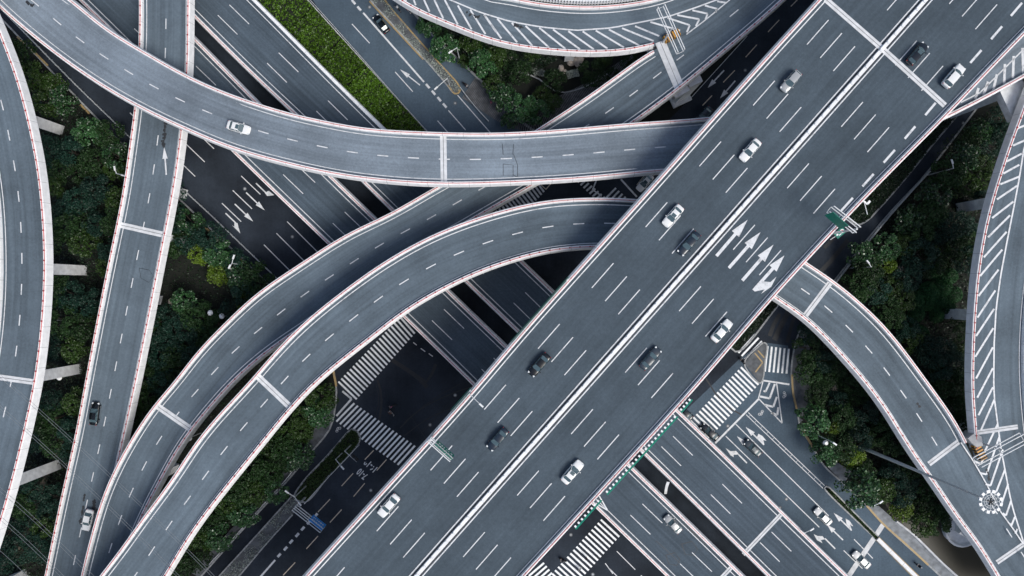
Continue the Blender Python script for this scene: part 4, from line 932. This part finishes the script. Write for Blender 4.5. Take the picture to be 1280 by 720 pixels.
    for sy in (-1,1):
        for a,b in (((rx[2]*s,sy*tw,zt-.02),((rx[3]-.3)*s,sy*bw*.98,zb+.01)),((rx[1]*s,sy*tw,zt-.02),((rx[0]+.35)*s,sy*bw*.98,zb+.01)),(((rx[1]+rx[2])/2*s,sy*tw,zt-.02),((rx[0]+rx[3]+.3)/2*s,sy*bw,zb+.02))):
            mb.tube(a,b,.045,n=5)
    mb.build('pillar',paintm,o)
    if sunroof:
        mb=MB(); mb.box((-.05*s,0,zt+.05),(.62,.84,.02)); mb.build('sunroof',M['glass'],o)
    for sx in (-1.42,1.42):
        for sy in (-1,1):
            mb=MB(); mb.tube((sx*s,sy*(hw-.22),.32),(sx*s,sy*(hw+.0),.32),.32,n=14); wh=mb.build('wheel',M['black'],o)
            mb=MB(); mb.tube((sx*s,sy*(hw+.0),.32),(sx*s,sy*(hw+.012),.32),.2,n=10); mb.build('rim',M['rim'],wh)
    for sy in (-1,1):
        mb=MB(); mb.box((2.08*s,sy*hw*.66,.73+up*.5),(.38,.36,.14),-sy*R(24),0.04); mb.build('headlight',M['lampglass'],o)
        mb=MB(); mb.box((-2.24*s,sy*hw*.66,.80+up),(.12,.30,.12),sy*R(12),.03); mb.build('tail_light',M['tail'],o)
        mb=MB(); mb.box((.85*s,sy*(hw+.10),zb+.03),(.18,.24,.14),0,.03); mb.build('mirror',paintm,o)
    return o
SW=(-27,30.8); NE=(27,-30.8)
car('white sedan alone on the upper curved ramp',298.5,159.5,19.5,(15,4.5),'white',sunroof=True,w=1.9)
car('silver estate car in the left highway lanes, nearest the upper dark street',988,102,zh,SW,'silver','suv',L_=4.5)
car('white sedan just above the white car with the sunroof in the left highway lanes',937.5,188,zh,SW,'white',L_=4.8)
car('white car with a dark square sunroof in the left highway lanes',841,270,zh,SW,'white',sunroof=True,L_=4.7)
car('dark slate sedan right beside the central barrier',861,304.5,zh,SW,'navy',L_=5.2)
car('black sedan in the left highway lanes above the intersection',674,456,zh,SW,'black',L_=5.0)
car('blue grey sedan in the left highway lanes below the black sedan',622,549,zh,SW,'navy',L_=4.9)
car('white sedan lowest in the left highway lanes, beyond the green arm sign',486,632,zh,SW,'white',L_=4.9)
car('black hatchback crossing the long joint line at upper right',1146,67.5,zh,NE,'grey','suv',sunroof=True,L_=4.8)
car('tall white car beside the thick dashed line at upper right',1191.5,95.5,zh,NE,'white','suv',L_=5.0,w=1.95)
car('white sedan in the outer right highway lane beside the junction with the curved ramp',902,413.5,zh,NE,'white',L_=4.8)
car('dark grey sedan in the middle of the right highway lanes',813,448,zh,NE,'steel',L_=4.9)
car('white sedan lowest in the right highway lanes',715.5,590,zh,NE,'white',sunroof=True,L_=5.0,w=1.9)
car('black sedan on the narrow left ramp',118.5,517,9.3,(1.2,-10),'black',L_=4.9)
car('white saloon with a dark rear on the narrow left ramp near the bottom',110,650,9.1,(-2.5,11),'white',L_=4.6)
car('white topped dark sedan on the straight viaduct heading up left',841,655,zp,(-12,-13),'silver',L_=4.6)
car('black car in the street right of the hedge',476.5,30,0,(-10,-13),'black',L_=4.7)
car('grey car waiting in the middle lane at the right intersection',941,560,0,(-13,-12),'steel',sunroof=True,L_=4.6)
car('dark grey car stopped on the long right crosswalk',887,540,0,(-12,-10),'grey',L_=4.7)
car('white sedan with a sunroof in the lower right street above the joint strip',1028.5,645.5,0,(-13,-13),'white',sunroof=True,L_=4.7)
car('white sedan crossing the joint strip in the lower right street',1076.5,699.5,0,(-13,-12),'white',sunroof=True,L_=4.7)
car('dark car half hidden under the right highway edge',855,515.5,0,(-12,-10),'grey',L_=4.6)
car('white car under the gap between the two upper ramps',806,228.5,0,(-10,11),'white',sunroof=True,L_=4.6)
car('blue grey car in shade just above the end of the upper ramp',880,144,0,(-9,10),'steel',L_=4.5)

# ------------------------------------------------------------ people on scooters
def person(label,x,y,ang,top,helm,z=0,seated=True,pushx=0.0):
    me=bpy.data.meshes.new('person')
    if seated:
        V_=[(0,0,.86),(-.02,0,1.15),(.02,0,1.36),(.05,0,1.50),(.06,0,1.62),
            (.02,.2,1.38),(.26,.27,1.15),(.50,.26,1.05),(.02,-.2,1.38),(.26,-.27,1.15),(.50,-.26,1.05),
            (.05,.12,.84),(.45,.17,.80),(.42,.16,.38),(.54,.16,.33),(.05,-.12,.84),(.45,-.17,.80),(.42,-.16,.38),(.54,-.16,.33)]
    else:
        V_=[(0,0,.95),(0,0,1.2),(0,0,1.42),(0,0,1.52),(0,0,1.64),(0,.2,1.42),(.03,.26,1.14),(.12,.24,.92),(0,-.2,1.42),(.02,-.26,1.14),(.0,-.26,.9),
            (0,.1,.92),(.14,.11,.5),(.08,.11,.08),(.2,.11,.05),(0,-.1,.92),(-.06,-.11,.5),(-.16,-.11,.09),(-.06,-.11,.05)]
    E=[(0,1),(1,2),(2,3),(3,4),(2,5),(5,6),(6,7),(2,8),(8,9),(9,10),(0,11),(11,12),(12,13),(13,14),(0,15),(15,16),(16,17),(17,18)]
    me.from_pydata(V_,E,[]); o=bpy.data.objects.new('person',me); col.objects.link(o); o.modifiers.new('skin','SKIN')
    rad=[.16,.15,.17,.07,.08,.085,.06,.045,.085,.06,.045,.11,.08,.05,.045,.11,.08,.05,.045]
    for i,r in enumerate(rad): me.skin_vertices[0].data[i].radius=(r,r*1.05)
    me.skin_vertices[0].data[0].use_root=True
    sb=o.modifiers.new('sub','SUBSURF'); sb.levels=1; sb.render_levels=1
    me.materials.append(top); p=W(x,y,z); o.location=(p.x,p.y,z); o.rotation_euler=(0,0,ang); tag(o,label,'person')
    hx=.08 if seated else .02; hz=1.68 if seated else 1.70
    bm=bmesh.new(); bmesh.ops.create_uvsphere(bm,u_segments=14,v_segments=10,radius=.12)
    for v in bm.verts: v.co=Vector((v.co.x*1.0+hx,v.co.y*.82,v.co.z*1.2+hz))
    bmesh.ops.create_cone(bm,segments=5,radius1=.03,radius2=.005,depth=.06,matrix=Matrix.Translation((hx+.12,0,hz-.01))@Matrix.Rotation(R(90),4,'Y'),cap_ends=True)
    for sy in (-1,1): bmesh.ops.create_uvsphere(bm,u_segments=6,v_segments=5,radius=.025,matrix=Matrix.Translation((hx,sy*.10,hz)))
    m2=bpy.data.meshes.new('head'); bm.to_mesh(m2); bm.free(); m2.materials.append(M['skin']); h=bpy.data.objects.new('head',m2); col.objects.link(h); h.parent=o
    bm=bmesh.new(); bmesh.ops.create_uvsphere(bm,u_segments=14,v_segments=10,radius=.15)
    bmesh.ops.delete(bm,geom=[v for v in bm.verts if v.co.z<-.02],context='VERTS')
    for v in bm.verts: v.co=Vector((v.co.x+hx-.015,v.co.y*.92,v.co.z*1.05+hz+.02))
    m3=bpy.data.meshes.new('helmet'); bm.to_mesh(m3); bm.free(); m3.materials.append(helm); h=bpy.data.objects.new('helmet' if helm is not M['black'] else 'hair',m3); col.objects.link(h); h.parent=o
    for sy in (-1,1):
        mb=MB(); hp=(.50,.26*sy,1.05) if seated else ((.12,.24,.92) if sy>0 else (0,-.26,.9))
        mb.box((hp[0]+.06,hp[1],hp[2]-.01),(.10,.08,.05))
        for k in range(4): mb.tube((hp[0]+.10,hp[1]+(-.03+.02*k),hp[2]),(hp[0]+.16+.01*(k in(1,2)),hp[1]+(-.03+.02*k),hp[2]-.03),.010,n=5)
        mb.tube((hp[0]+.04,hp[1]-sy*.05,hp[2]),(hp[0]+.10,hp[1]-sy*.09,hp[2]-.01),.011,n=5)
        mb.build('hand',M['skin'],o)
    return o
def scooter(label,x,y,ang,m):
    o=empty('scooter',W(x,y,0),ang,label,'scooter','scooters on the streets')
    mb=MB(); mb.box((-.45,0,.62),(.85,.34,.34),0,.06); mb.box((.1,0,.30),(.5,.32,.10),0,.02); mb.box((.42,0,.62),(.12,.38,.62),0,.04); mb.build('body',m,o)
    mb=MB(); mb.box((-.40,0,.83),(.78,.28,.10),0,.04); mb.build('seat',M['black'],o)
    for sx in (-.72,.68):
        mb=MB(); mb.tube((sx,-.06,.25),(sx,.06,.25),.25,n=14); mb.build('wheel',M['black'],o)
    mb=MB(); mb.tube((.62,0,.3),(.45,0,1.0),.035); mb.tube((.46,-.34,1.0),(.46,.34,1.0),.025); mb.build('handlebar',M['rim'],o)
    mb=MB(); mb.box((.55,0,.88),(.1,.18,.14),0,.02); mb.build('headlight',M['lampglass'],o)
    return o
aSW=math.atan2(-11,-10)
def rider(slabel,plabel,x,y,ang,body,top,helm):
    scooter(slabel,x,y,ang,body); p=W(x,y,0); return person(plabel,x-.0,y,ang,top,helm)
rider('dark scooter on the left in the intersection','rider in dark clothes with a pale helmet in the dark intersection, upper of the pair',491,507,R(200),M['black'],M['cloth_d'],M['pinkm'])
rider('scooter with a pale ring shaped load, lower one in the intersection','rider in brown clothes, lower of the pair in the dark intersection',489.5,515.5,R(130),M['cloth_w'],M['cloth_b'],M['black'])
rider('dark scooter in the middle of the lower right street','rider in dark clothes in the lower right street near the river pavement',1146.5,706,R(140),M['black'],M['cloth_d'],M['cloth_w'])
rider('scooter on the service lane beside the gravel island, left one','rider in pale grey on the service lane beside the gravel island',498,12,R(130),M['cloth_g'],M['cloth_w'],M['cloth_w'])
rider('red scooter on the service lane below the top loop','rider with a red top on the service lane below the top loop',511,14,R(130),M['cloth_w'],M['signred'],M['cloth_w'])
rider('dark scooter beside the boardwalk trees','rider in dark clothes beside the boardwalk trees',582,107,R(-45),M['black'],M['cloth_d'],M['black'])
rider('dark scooter beside the triangular splitter island','rider in dark clothes beside the triangular splitter island',927,451,R(130),M['black'],M['cloth_d'],M['black'])
rider('dark scooter at the left end of the bottom crosswalk','rider in black at the left end of the bottom crosswalk',703.5,699,R(160),M['black'],M['cloth_d'],M['cloth_g'])
person('pedestrian in pink top at the edge of the boardwalk',613.5,129,R(40),M['pinkm'],M['black'],seated=False)
person('pedestrian in white walking on the bottom crosswalk',724,710,R(140),M['cloth_w'],M['black'],seated=False)
person('pedestrian in dark clothes halfway along the bottom crosswalk',732,696,R(-40),M['cloth_d'],M['black'],seated=False)

# ------------------------------------------------------------ vegetation
def quads(C,size,up=0.55,asp=0.7):
    n=len(C); nrm=rng.normal(size=(n,3)); nrm/=np.linalg.norm(nrm,axis=1)[:,None]; nrm[:,2]=np.abs(nrm[:,2])+up; nrm/=np.linalg.norm(nrm,axis=1)[:,None]
    t=rng.normal(size=(n,3)); t-= (t*nrm).sum(1)[:,None]*nrm; t/=np.linalg.norm(t,axis=1)[:,None]; b=np.cross(nrm,t)
    s=(size*rng.uniform(0.65,1.3,n))[:,None]
    v=np.stack([C-t*s-b*s*asp*.3,C-b*s*asp,C+t*s,C+b*s*asp],1).reshape(-1,3)
    return v
def leafmesh(name,V_,m):
    n=len(V_)//4; me=bpy.data.meshes.new(name); me.vertices.add(len(V_)); me.vertices.foreach_set('co',V_.astype(np.float32).ravel())
    me.loops.add(n*4); me.loops.foreach_set('vertex_index',np.arange(n*4,dtype=np.int32)); me.polygons.add(n)
    me.polygons.foreach_set('loop_start',np.arange(0,n*4,4,dtype=np.int32)); me.polygons.foreach_set('loop_total',np.full(n,4,dtype=np.int32))
    me.materials.append(m); me.update(); me.validate(); return me
def crown_pts(r,h,z0,nclump,per,cl,seed):
    out=[]
    for k in range(nclump):
        a=rng.uniform(0,2*np.pi); q=rng.uniform()**0.5; rr=r*(0.15+0.78*q); zz=z0+h*(0.05+0.95*math.sqrt(max(0,1-(rr/r)**2))*rng.uniform(0.8,1.0))
        c=np.array([rr*math.cos(a),rr*math.sin(a),zz]); sz=cl*rng.uniform(0.7,1.35)
        d=rng.normal(size=(per,3)); d/=np.linalg.norm(d,axis=1)[:,None]; d*=(rng.uniform(0.55,1.0,per)**0.5)[:,None]*sz; d[:,2]*=0.7
        out.append(c+d)
    return np.concatenate(out)
TREES={}
def make_tree(kind,var,r,h,leaf,nclump,per,cl,m):
    V_=quads(crown_pts(r,h*.72,h*.28,nclump,per,cl,var),leaf)
    crown=leafmesh('crown',V_,m)
    mb=MB(); mb.tube((0,0,0),(0,0,h*.55),.20,.13,n=7)
    for k in range(5):
        a=k*1.26+var; mb.tube((0,0,h*(.35+.04*k)),(r*.6*math.cos(a),r*.6*math.sin(a),h*.72),.09,.03,n=5)
    tr=mb.build('trunk',m_bark); me=tr.data; bpy.data.objects.remove(tr)
    TREES.setdefault(kind,[]).append((crown,me,r,h))
m_bark=M['bark']
for v in range(3):
    make_tree('dark',v,3.6,7.5,.20,34,70,.95,M['f_dark']); make_tree('blue',v,3.4,8,.17,30,80,.9,M['f_blue'])
    make_tree('gloss',v,3.5,7,.24,42,52,.8,M['f_gloss']); make_tree('lime',v,2.7,6,.20,30,60,.8,M['f_lime']); make_tree('mid',v,3.2,6.5,.20,34,60,.85,M['f_mid'])
for v in range(2): # clipped round bushes
    n=2600; d=rng.normal(size=(n,3)); d/=np.linalg.norm(d,axis=1)[:,None]; d[:,2]=np.abs(d[:,2]); C_=d*2.2*rng.uniform(.93,1.0,n)[:,None]+np.array([0,0,1.2])
    TREES.setdefault('ball',[]).append((leafmesh('crown',quads(C_,.14,.2),M['f_ball']),TREES['dark'][0][1],2.2,3.5))
LBL={'dark':'dark green leafy tree','blue':'blue green feathery tree','gloss':'glossy leaved broad tree','lime':'bright yellow green tree','mid':'olive green bushy tree','ball':'clipped round dark green bush'}
def deck_clear(x,y,top,r):
    for D in DECKS:
        for k in range(0,len(D.C),2):
            p=D.C[k]
            if p.z-2.4<top and (p.x-x)**2+(p.y-y)**2<(D.hw[k]+r*.75)**2: return False
    return True
placed=[]
def tree(kind,x,y,sc=1.0,where='',pz=4.5,label=None,force=False,squash=1.0,grouped=False):
    k=random.randrange(len(TREES[kind])); cr_,trk,r,h=TREES[kind][k]
    p=W(x,y,pz*sc)
    if not force and not deck_clear(p.x,p.y,h*sc,r*sc): return None
    o=empty('round_bush' if kind=='ball' else 'tree',(p.x,p.y,0),random.uniform(0,6.28),label or f"{LBL[kind]} {where}",'bush' if kind=='ball' else 'tree',f"{LBL[kind]}s {where}" if grouped or kind=='ball' else 'trees standing out along the streets and ramps')
    o.scale=(sc*random.uniform(.92,1.08),sc*random.uniform(.92,1.08),sc*squash)
    c=bpy.data.objects.new('crown',cr_); col.objects.link(c); c.parent=o
    if kind!='ball': t=bpy.data.objects.new('trunk',trk); col.objects.link(t); t.parent=o
    placed.append((p.x,p.y,r*sc)); return o
def inside(p,poly):
    x,y=p; c=False; n=len(poly)
    for i in range(n):
        x1,y1=poly[i];x2,y2=poly[(i+1)%n]
        if (y1>y)!=(y2>y) and x<(x2-x1)*(y-y1)/(y2-y1)+x1: c=not c
    return c
def keepout(x,y):
    for (a,b,w,h) in ((845,120,30,24),): 
        if abs(x-a)<w and abs(y-b)<h: return True
    return False
def scatter(poly,kinds,dist,where,n=400,sc=(0.75,1.05),avoid=()):
    xs=[p[0] for p in poly]; ys=[p[1] for p in poly]
    for _ in range(n*6):
        x=random.uniform(min(xs),max(xs)); y=random.uniform(min(ys),max(ys))
        if not inside((x,y),poly): continue
        if any(abs(x-a)<w and abs(y-b)<h for a,b,w,h in avoid): continue
        p=W(x,y,4.5)
        if any((p.x-q[0])**2+(p.y-q[1])**2<(dist*(0.5+q[2]/7))**2 for q in placed): continue
        tree(random.choice(kinds),x,y,random.uniform(*sc),where,grouped=True)
# individually recognisable trees
for k,x,y,s,w in (('gloss',110,166,1.0,'next to the pale pier at upper left'),('gloss',146,195,.9,'touching the narrow left ramp at its upper bend'),('mid',58,128,1.0,'beside the left ramp, highest'),('gloss',78,125,.9,'between the left ramp and the yellow kerb'),('mid',142,212,.8,'below the glossy tree at the narrow ramp'),
    ('gloss',238,278,.95,'at the left kerb just right of the narrow ramp'),('lime',248,316,.95,'in the clearing, left one of the bright pair'),('gloss',275,314,1.0,'between the two bright trees of the clearing'),('lime',272,342,.9,'in the clearing, lower one of the bright pair'),('gloss',302,345,.95,'beside the lamp at the left kerb'),('lime',302,376,.7,'small one touching the inner curve'),
    ('gloss',232,378,.9,'alone at the lower edge of the clearing'),('gloss',602,80,.9,'beside the lamp at top centre'),('gloss',651,134,.95,'lowest one at top centre'),('mid',617,107,.75,'between the two glossy trees at top centre'),('gloss',558,60,.9,'below the tail of the top loop'),('gloss',536,30,.75,'nearest the top edge at the loop'),('mid',620,70,.8,'hugging the loop between rocks'),
    ('gloss',628,120,.8,'beside the pedestrian at top centre'),('gloss',672,141,.8,'at the corner of the two ramps at top centre'),('mid',690,128,.7,'over the boardwalk'),('mid',590,52,.8,'between the two highest glossy trees at top centre'),('gloss',637,152,.6,'smallest one at top centre'),('dark',650,90,.7,'left one in the garden ring'),('dark',693,100,.7,'middle one in the garden ring'),('dark',740,92,.8,'right one in the garden ring'),('dark',585,22,.1,'tiny'),
    ('gloss',1013,528,1.05,'upper one at the kerb below the hatched triangle'),('gloss',1032,565,.95,'lower one at the kerb below the hatched triangle'),('gloss',1074,612,1.25,'largest one beside the lower right street'),('lime',1040,535,.75,'between the kerbside trees and the mast'),('lime',1067,573,.9,'at the foot of the tall mast'),('mid',1105,612,.95,'behind the largest glossy tree'),('lime',1128,636,1.0,'on the river bank, upper one'),('mid',1152,655,.95,'on the river bank, lower one'),
    ('gloss',1206,198,1.0,'below the short lamp right of the highway'),('gloss',1224,166,.9,'beside the dark frontage road, highest'),('gloss',1107,308,1.0,'in the grove beside the double fence, middle'),('lime',1125,335,.7,'hm'),('lime',1109,333,.85,'brightest one in the right grove'),('gloss',1138,274,.95,'in the grove beside the double fence, upper'),('mid',1131,306,.9,'yellowish one in the right grove'),('gloss',1168,244,1.0,'below the dark frontage road trees'),('gloss',1078,320,.9,'nearest the curved ramp in the right grove'),
    ('mid',318,615,1.05,'beside the inner curve, lowest left'),('gloss',345,612,.9,'overhanging the footpath'),('gloss',306,640,.95,'on the footpath below the inner curve'),('gloss',275,670,.95,'beside the footpath near the bottom'),('gloss',398,515,.9,'at the corner of the lower left crossing'),('gloss',372,570,.9,'above the service lane')):
    if w in ('tiny','hm'): continue
    tree(k,x,y,s,w,label=None,force=False)
for x,y,s in ((1150,418,1.0),(1178,358,1.1),(1163,365,1.0),(1145,374,.95),(1193,368,.85),(1175,377,.85),(1146,393,.9),(1142,412,.8),(1169,340,.8),(1188,345,.8),(1172,394,.8),(1160,380,.75),(1185,383,.8)):
    tree('ball',x,y,s,'in the clipped group of the right grove',2.0)
# groves
gA=[(10,45),(40,75),(100,130),(155,185),(160,215),(150,270),(128,360),(110,470),(90,560),(70,640),(50,725),(-10,725),(10,650),(35,560),(50,480),(60,400),(62,300),(52,210),(38,130)]
scatter(gA,['dark','blue','blue','dark','mid'],4.0,'in the left grove between the two ramps',500,avoid=((84,161,40,24),(92,338,40,24),(88,463,40,24),(64,585,40,24),(20,722,40,24)))
gB=[(215,240),(250,280),(310,335),(330,362),(280,400),(230,450),(190,500),(165,545),(170,480),(190,380),(208,300)]
scatter(gB,['blue','dark','blue'],3.1,'between the narrow ramp and the curve',300,avoid=((240,352,50,42),))
gC=[(205,720),(300,598),(370,525),(400,485),(402,500),(385,535),(345,583),(285,643),(232,705)]
scatter(gC,['dark','dark','mid'],3.2,'in the wedge below the inner curve',260)
gD=[(1218,160),(1262,130),(1245,190),(1232,250),(1215,330),(1208,400),(1208,480),(1210,530),(1190,505),(1150,445),(1110,395),(1070,355),(1085,338),(1130,285),(1175,225)]
scatter(gD,['dark','blue','dark','mid','blue'],3.4,'in the right grove',600,avoid=((1196,259,34,20),(1180,392,30,16),(1165,378,32,46)))
gE=[(1004,412),(1030,440),(1075,490),(1110,535),(1145,590),(1180,640),(1170,665),(1150,655),(1110,625),(1075,590),(1040,555),(1018,520),(1012,470)]
scatter(gE,['dark','blue','dark'],3.2,'between the curved ramp and the lower right street',320,(0.6,0.9),avoid=((1105,570,30,16),))
gF=[(515,8),(560,40),(640,66),(800,72),(760,100),(700,110),(640,130),(600,98)]
scatter(gF,['dark','mid'],3.0,'below the top loop',60,(0.4,0.65),avoid=((690,88,50,20),))
# trees beyond the frame so that the place does not end at its borders
for _ in range(40):
    a=random.uniform(0,6.28); x=640+random.uniform(760,900)*math.cos(a); y=360+random.uniform(480,600)*math.sin(a)
    if 0<x<1280 and 0<y<720: continue
    if inside((x,y),[(-60,-40),(470,-45),(1500,1100),(-100,1100)]) : continue
    tree(random.choice(['dark','blue']),x,y,1.0,'outside the view',grouped=True)
# hedge in segments
ha=[(320,2),(485,164)]; hb=[(383,0),(533,166)]
ext=-0.35
def hp(edge,t): (a,b),(c,d)=edge; return (a+(c-a)*t,b+(d-b)*t)
cuts=[-0.5,-0.12,0.25,0.48,0.68,0.90,1.22]
hb_t=lambda t: min(1.0,1.034*t-0.19)
names=['beyond the top edge','at the top edge','second from the top edge','third from the top edge','fourth from the top edge','nearest the upper curved ramp']
for i in range(6):
    t0,t1=cuts[i]+.004,cuts[i+1]-.004
    q=[W(*hp(ha,t0),0),W(*hp(ha,min(1.02,t1)),0),W(*hp(hb,hb_t(t1)),0),W(*hp(hb,hb_t(t0)),0)]
    # pull sides in from the kerb and viaduct
    c=(q[0]+q[1]+q[2]+q[3])/4; o=empty('hedge',(c.x,c.y,0),0,f'clipped yellow green hedge block in the median, {names[i]}','hedge','clipped hedge blocks in the median')
    q=[p-c for p in q]; mb=MB(); mb.prism([(p.x*.97,p.y*.97) for p in q],0,1.15); mb.build('hedge_core',M['soil'],o)
    n=3600; u=rng.uniform(0.0,1,n)[:,None]; v=rng.uniform(0.0,1,n)[:,None]; A=[np.array(p) for p in q]
    C_=(A[0]*(1-u)+A[1]*u)*(1-v)+(A[3]*(1-u)+A[2]*u)*v
    C_[:,2]=1.2+0.22*np.sin(C_[:,0]*1.9+i)*np.cos(C_[:,1]*2.3)+rng.uniform(-.25,.3,n)
    ob=bpy.data.objects.new('leaves',leafmesh('leaves',quads(C_,.24,.15),M['hedge'])); col.objects.link(ob); ob.parent=o
# undergrowth (stuff)
def undergrowth(name,poly,n,size,m,zr=(0.05,0.6),label=None,pz=0):
    xs=[p[0] for p in poly]; ys=[p[1] for p in poly]; pts=[]
    while len(pts)<n:
        x=random.uniform(min(xs),max(xs)); y=random.uniform(min(ys),max(ys))
        if inside((x,y),poly): p=W(x,y,pz); pts.append((p.x,p.y,random.uniform(*zr)))
    C_=np.array(pts); C_[:,2]+=0.25*np.sin(C_[:,0]*0.9)*np.cos(C_[:,1]*1.1)
    ob=bpy.data.objects.new(name,leafmesh(name,quads(C_,size,.4),m)); col.objects.link(ob); tag(ob,label,'ground cover',None,'stuff'); return ob
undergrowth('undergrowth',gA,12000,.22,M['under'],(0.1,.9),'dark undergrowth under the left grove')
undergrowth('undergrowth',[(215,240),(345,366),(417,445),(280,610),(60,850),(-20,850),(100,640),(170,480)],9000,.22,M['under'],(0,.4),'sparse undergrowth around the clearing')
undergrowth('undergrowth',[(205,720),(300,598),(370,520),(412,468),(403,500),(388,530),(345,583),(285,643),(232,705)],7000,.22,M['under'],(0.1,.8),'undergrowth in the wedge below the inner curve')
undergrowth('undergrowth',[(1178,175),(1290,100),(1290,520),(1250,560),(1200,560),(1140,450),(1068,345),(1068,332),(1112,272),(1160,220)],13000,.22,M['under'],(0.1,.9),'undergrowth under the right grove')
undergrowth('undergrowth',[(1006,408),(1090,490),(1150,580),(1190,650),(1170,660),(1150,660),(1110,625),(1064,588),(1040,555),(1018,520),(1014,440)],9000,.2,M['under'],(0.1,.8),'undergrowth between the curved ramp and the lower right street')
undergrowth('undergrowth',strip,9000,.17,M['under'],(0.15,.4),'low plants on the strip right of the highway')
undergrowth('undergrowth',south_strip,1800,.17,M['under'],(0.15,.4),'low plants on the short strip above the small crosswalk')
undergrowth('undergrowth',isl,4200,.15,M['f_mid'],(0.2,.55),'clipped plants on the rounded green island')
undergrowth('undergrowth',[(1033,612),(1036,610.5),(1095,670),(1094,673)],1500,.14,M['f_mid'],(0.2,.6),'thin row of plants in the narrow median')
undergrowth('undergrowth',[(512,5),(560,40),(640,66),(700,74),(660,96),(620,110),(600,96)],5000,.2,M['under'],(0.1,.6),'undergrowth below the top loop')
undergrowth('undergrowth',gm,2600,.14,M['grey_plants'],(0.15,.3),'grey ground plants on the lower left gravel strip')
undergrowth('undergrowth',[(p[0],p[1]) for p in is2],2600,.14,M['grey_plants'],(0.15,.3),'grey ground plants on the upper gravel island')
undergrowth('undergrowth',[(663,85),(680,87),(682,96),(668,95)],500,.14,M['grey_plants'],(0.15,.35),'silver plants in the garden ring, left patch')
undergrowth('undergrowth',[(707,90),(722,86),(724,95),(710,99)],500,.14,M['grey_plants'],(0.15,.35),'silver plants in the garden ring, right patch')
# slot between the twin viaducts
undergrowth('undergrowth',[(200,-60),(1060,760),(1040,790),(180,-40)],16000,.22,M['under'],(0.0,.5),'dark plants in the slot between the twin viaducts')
# rocks
def rock(label,x,y,r,z=0):
    bm=bmesh.new(); bmesh.ops.create_icosphere(bm,subdivisions=3,radius=r)
    k=random.uniform(0,9)
    from mathutils import noise as mn
    for v in bm.verts:
        d=1+0.35*mn.noise(v.co*1.1/r*1.0+Vector((k,k,k)))+.12*mn.noise(v.co*3/r+Vector((k,0,0))); v.co=Vector((v.co.x*d,v.co.y*d*.8,v.co.z*d*.6+r*.35))
    me=bpy.data.meshes.new('boulder'); bm.to_mesh(me); bm.free(); me.materials.append(M['rock']); o=bpy.data.objects.new('boulder',me); col.objects.link(o); o.location=W(x,y,0)+Vector((0,0,z)); o.rotation_euler=(0,0,k); tag(o,label,'rock','pale garden boulders')
rock('largest pale boulder in the garden ring',723,76,1.3); rock('pale boulder left of the largest one in the garden ring',713,79,.8); rock('low flat boulder in the garden ring beside silver plants',701,86,.8); rock('small flat boulder below the flat one',706,90,.55)
rock('pale boulder under the left part of the top loop',634,61,1.0); rock('small pale boulder at the left of the garden ring',638,74,.6); rock('pale boulder beneath the loop edge at left',611,56,.9)
rock('pale rock beside the bright tree in the right grove',1123,336,.9); rock('pale rock in the lower right of the grove',1043,484,.9); rock('pale rock in the clearing',215,376,.8)
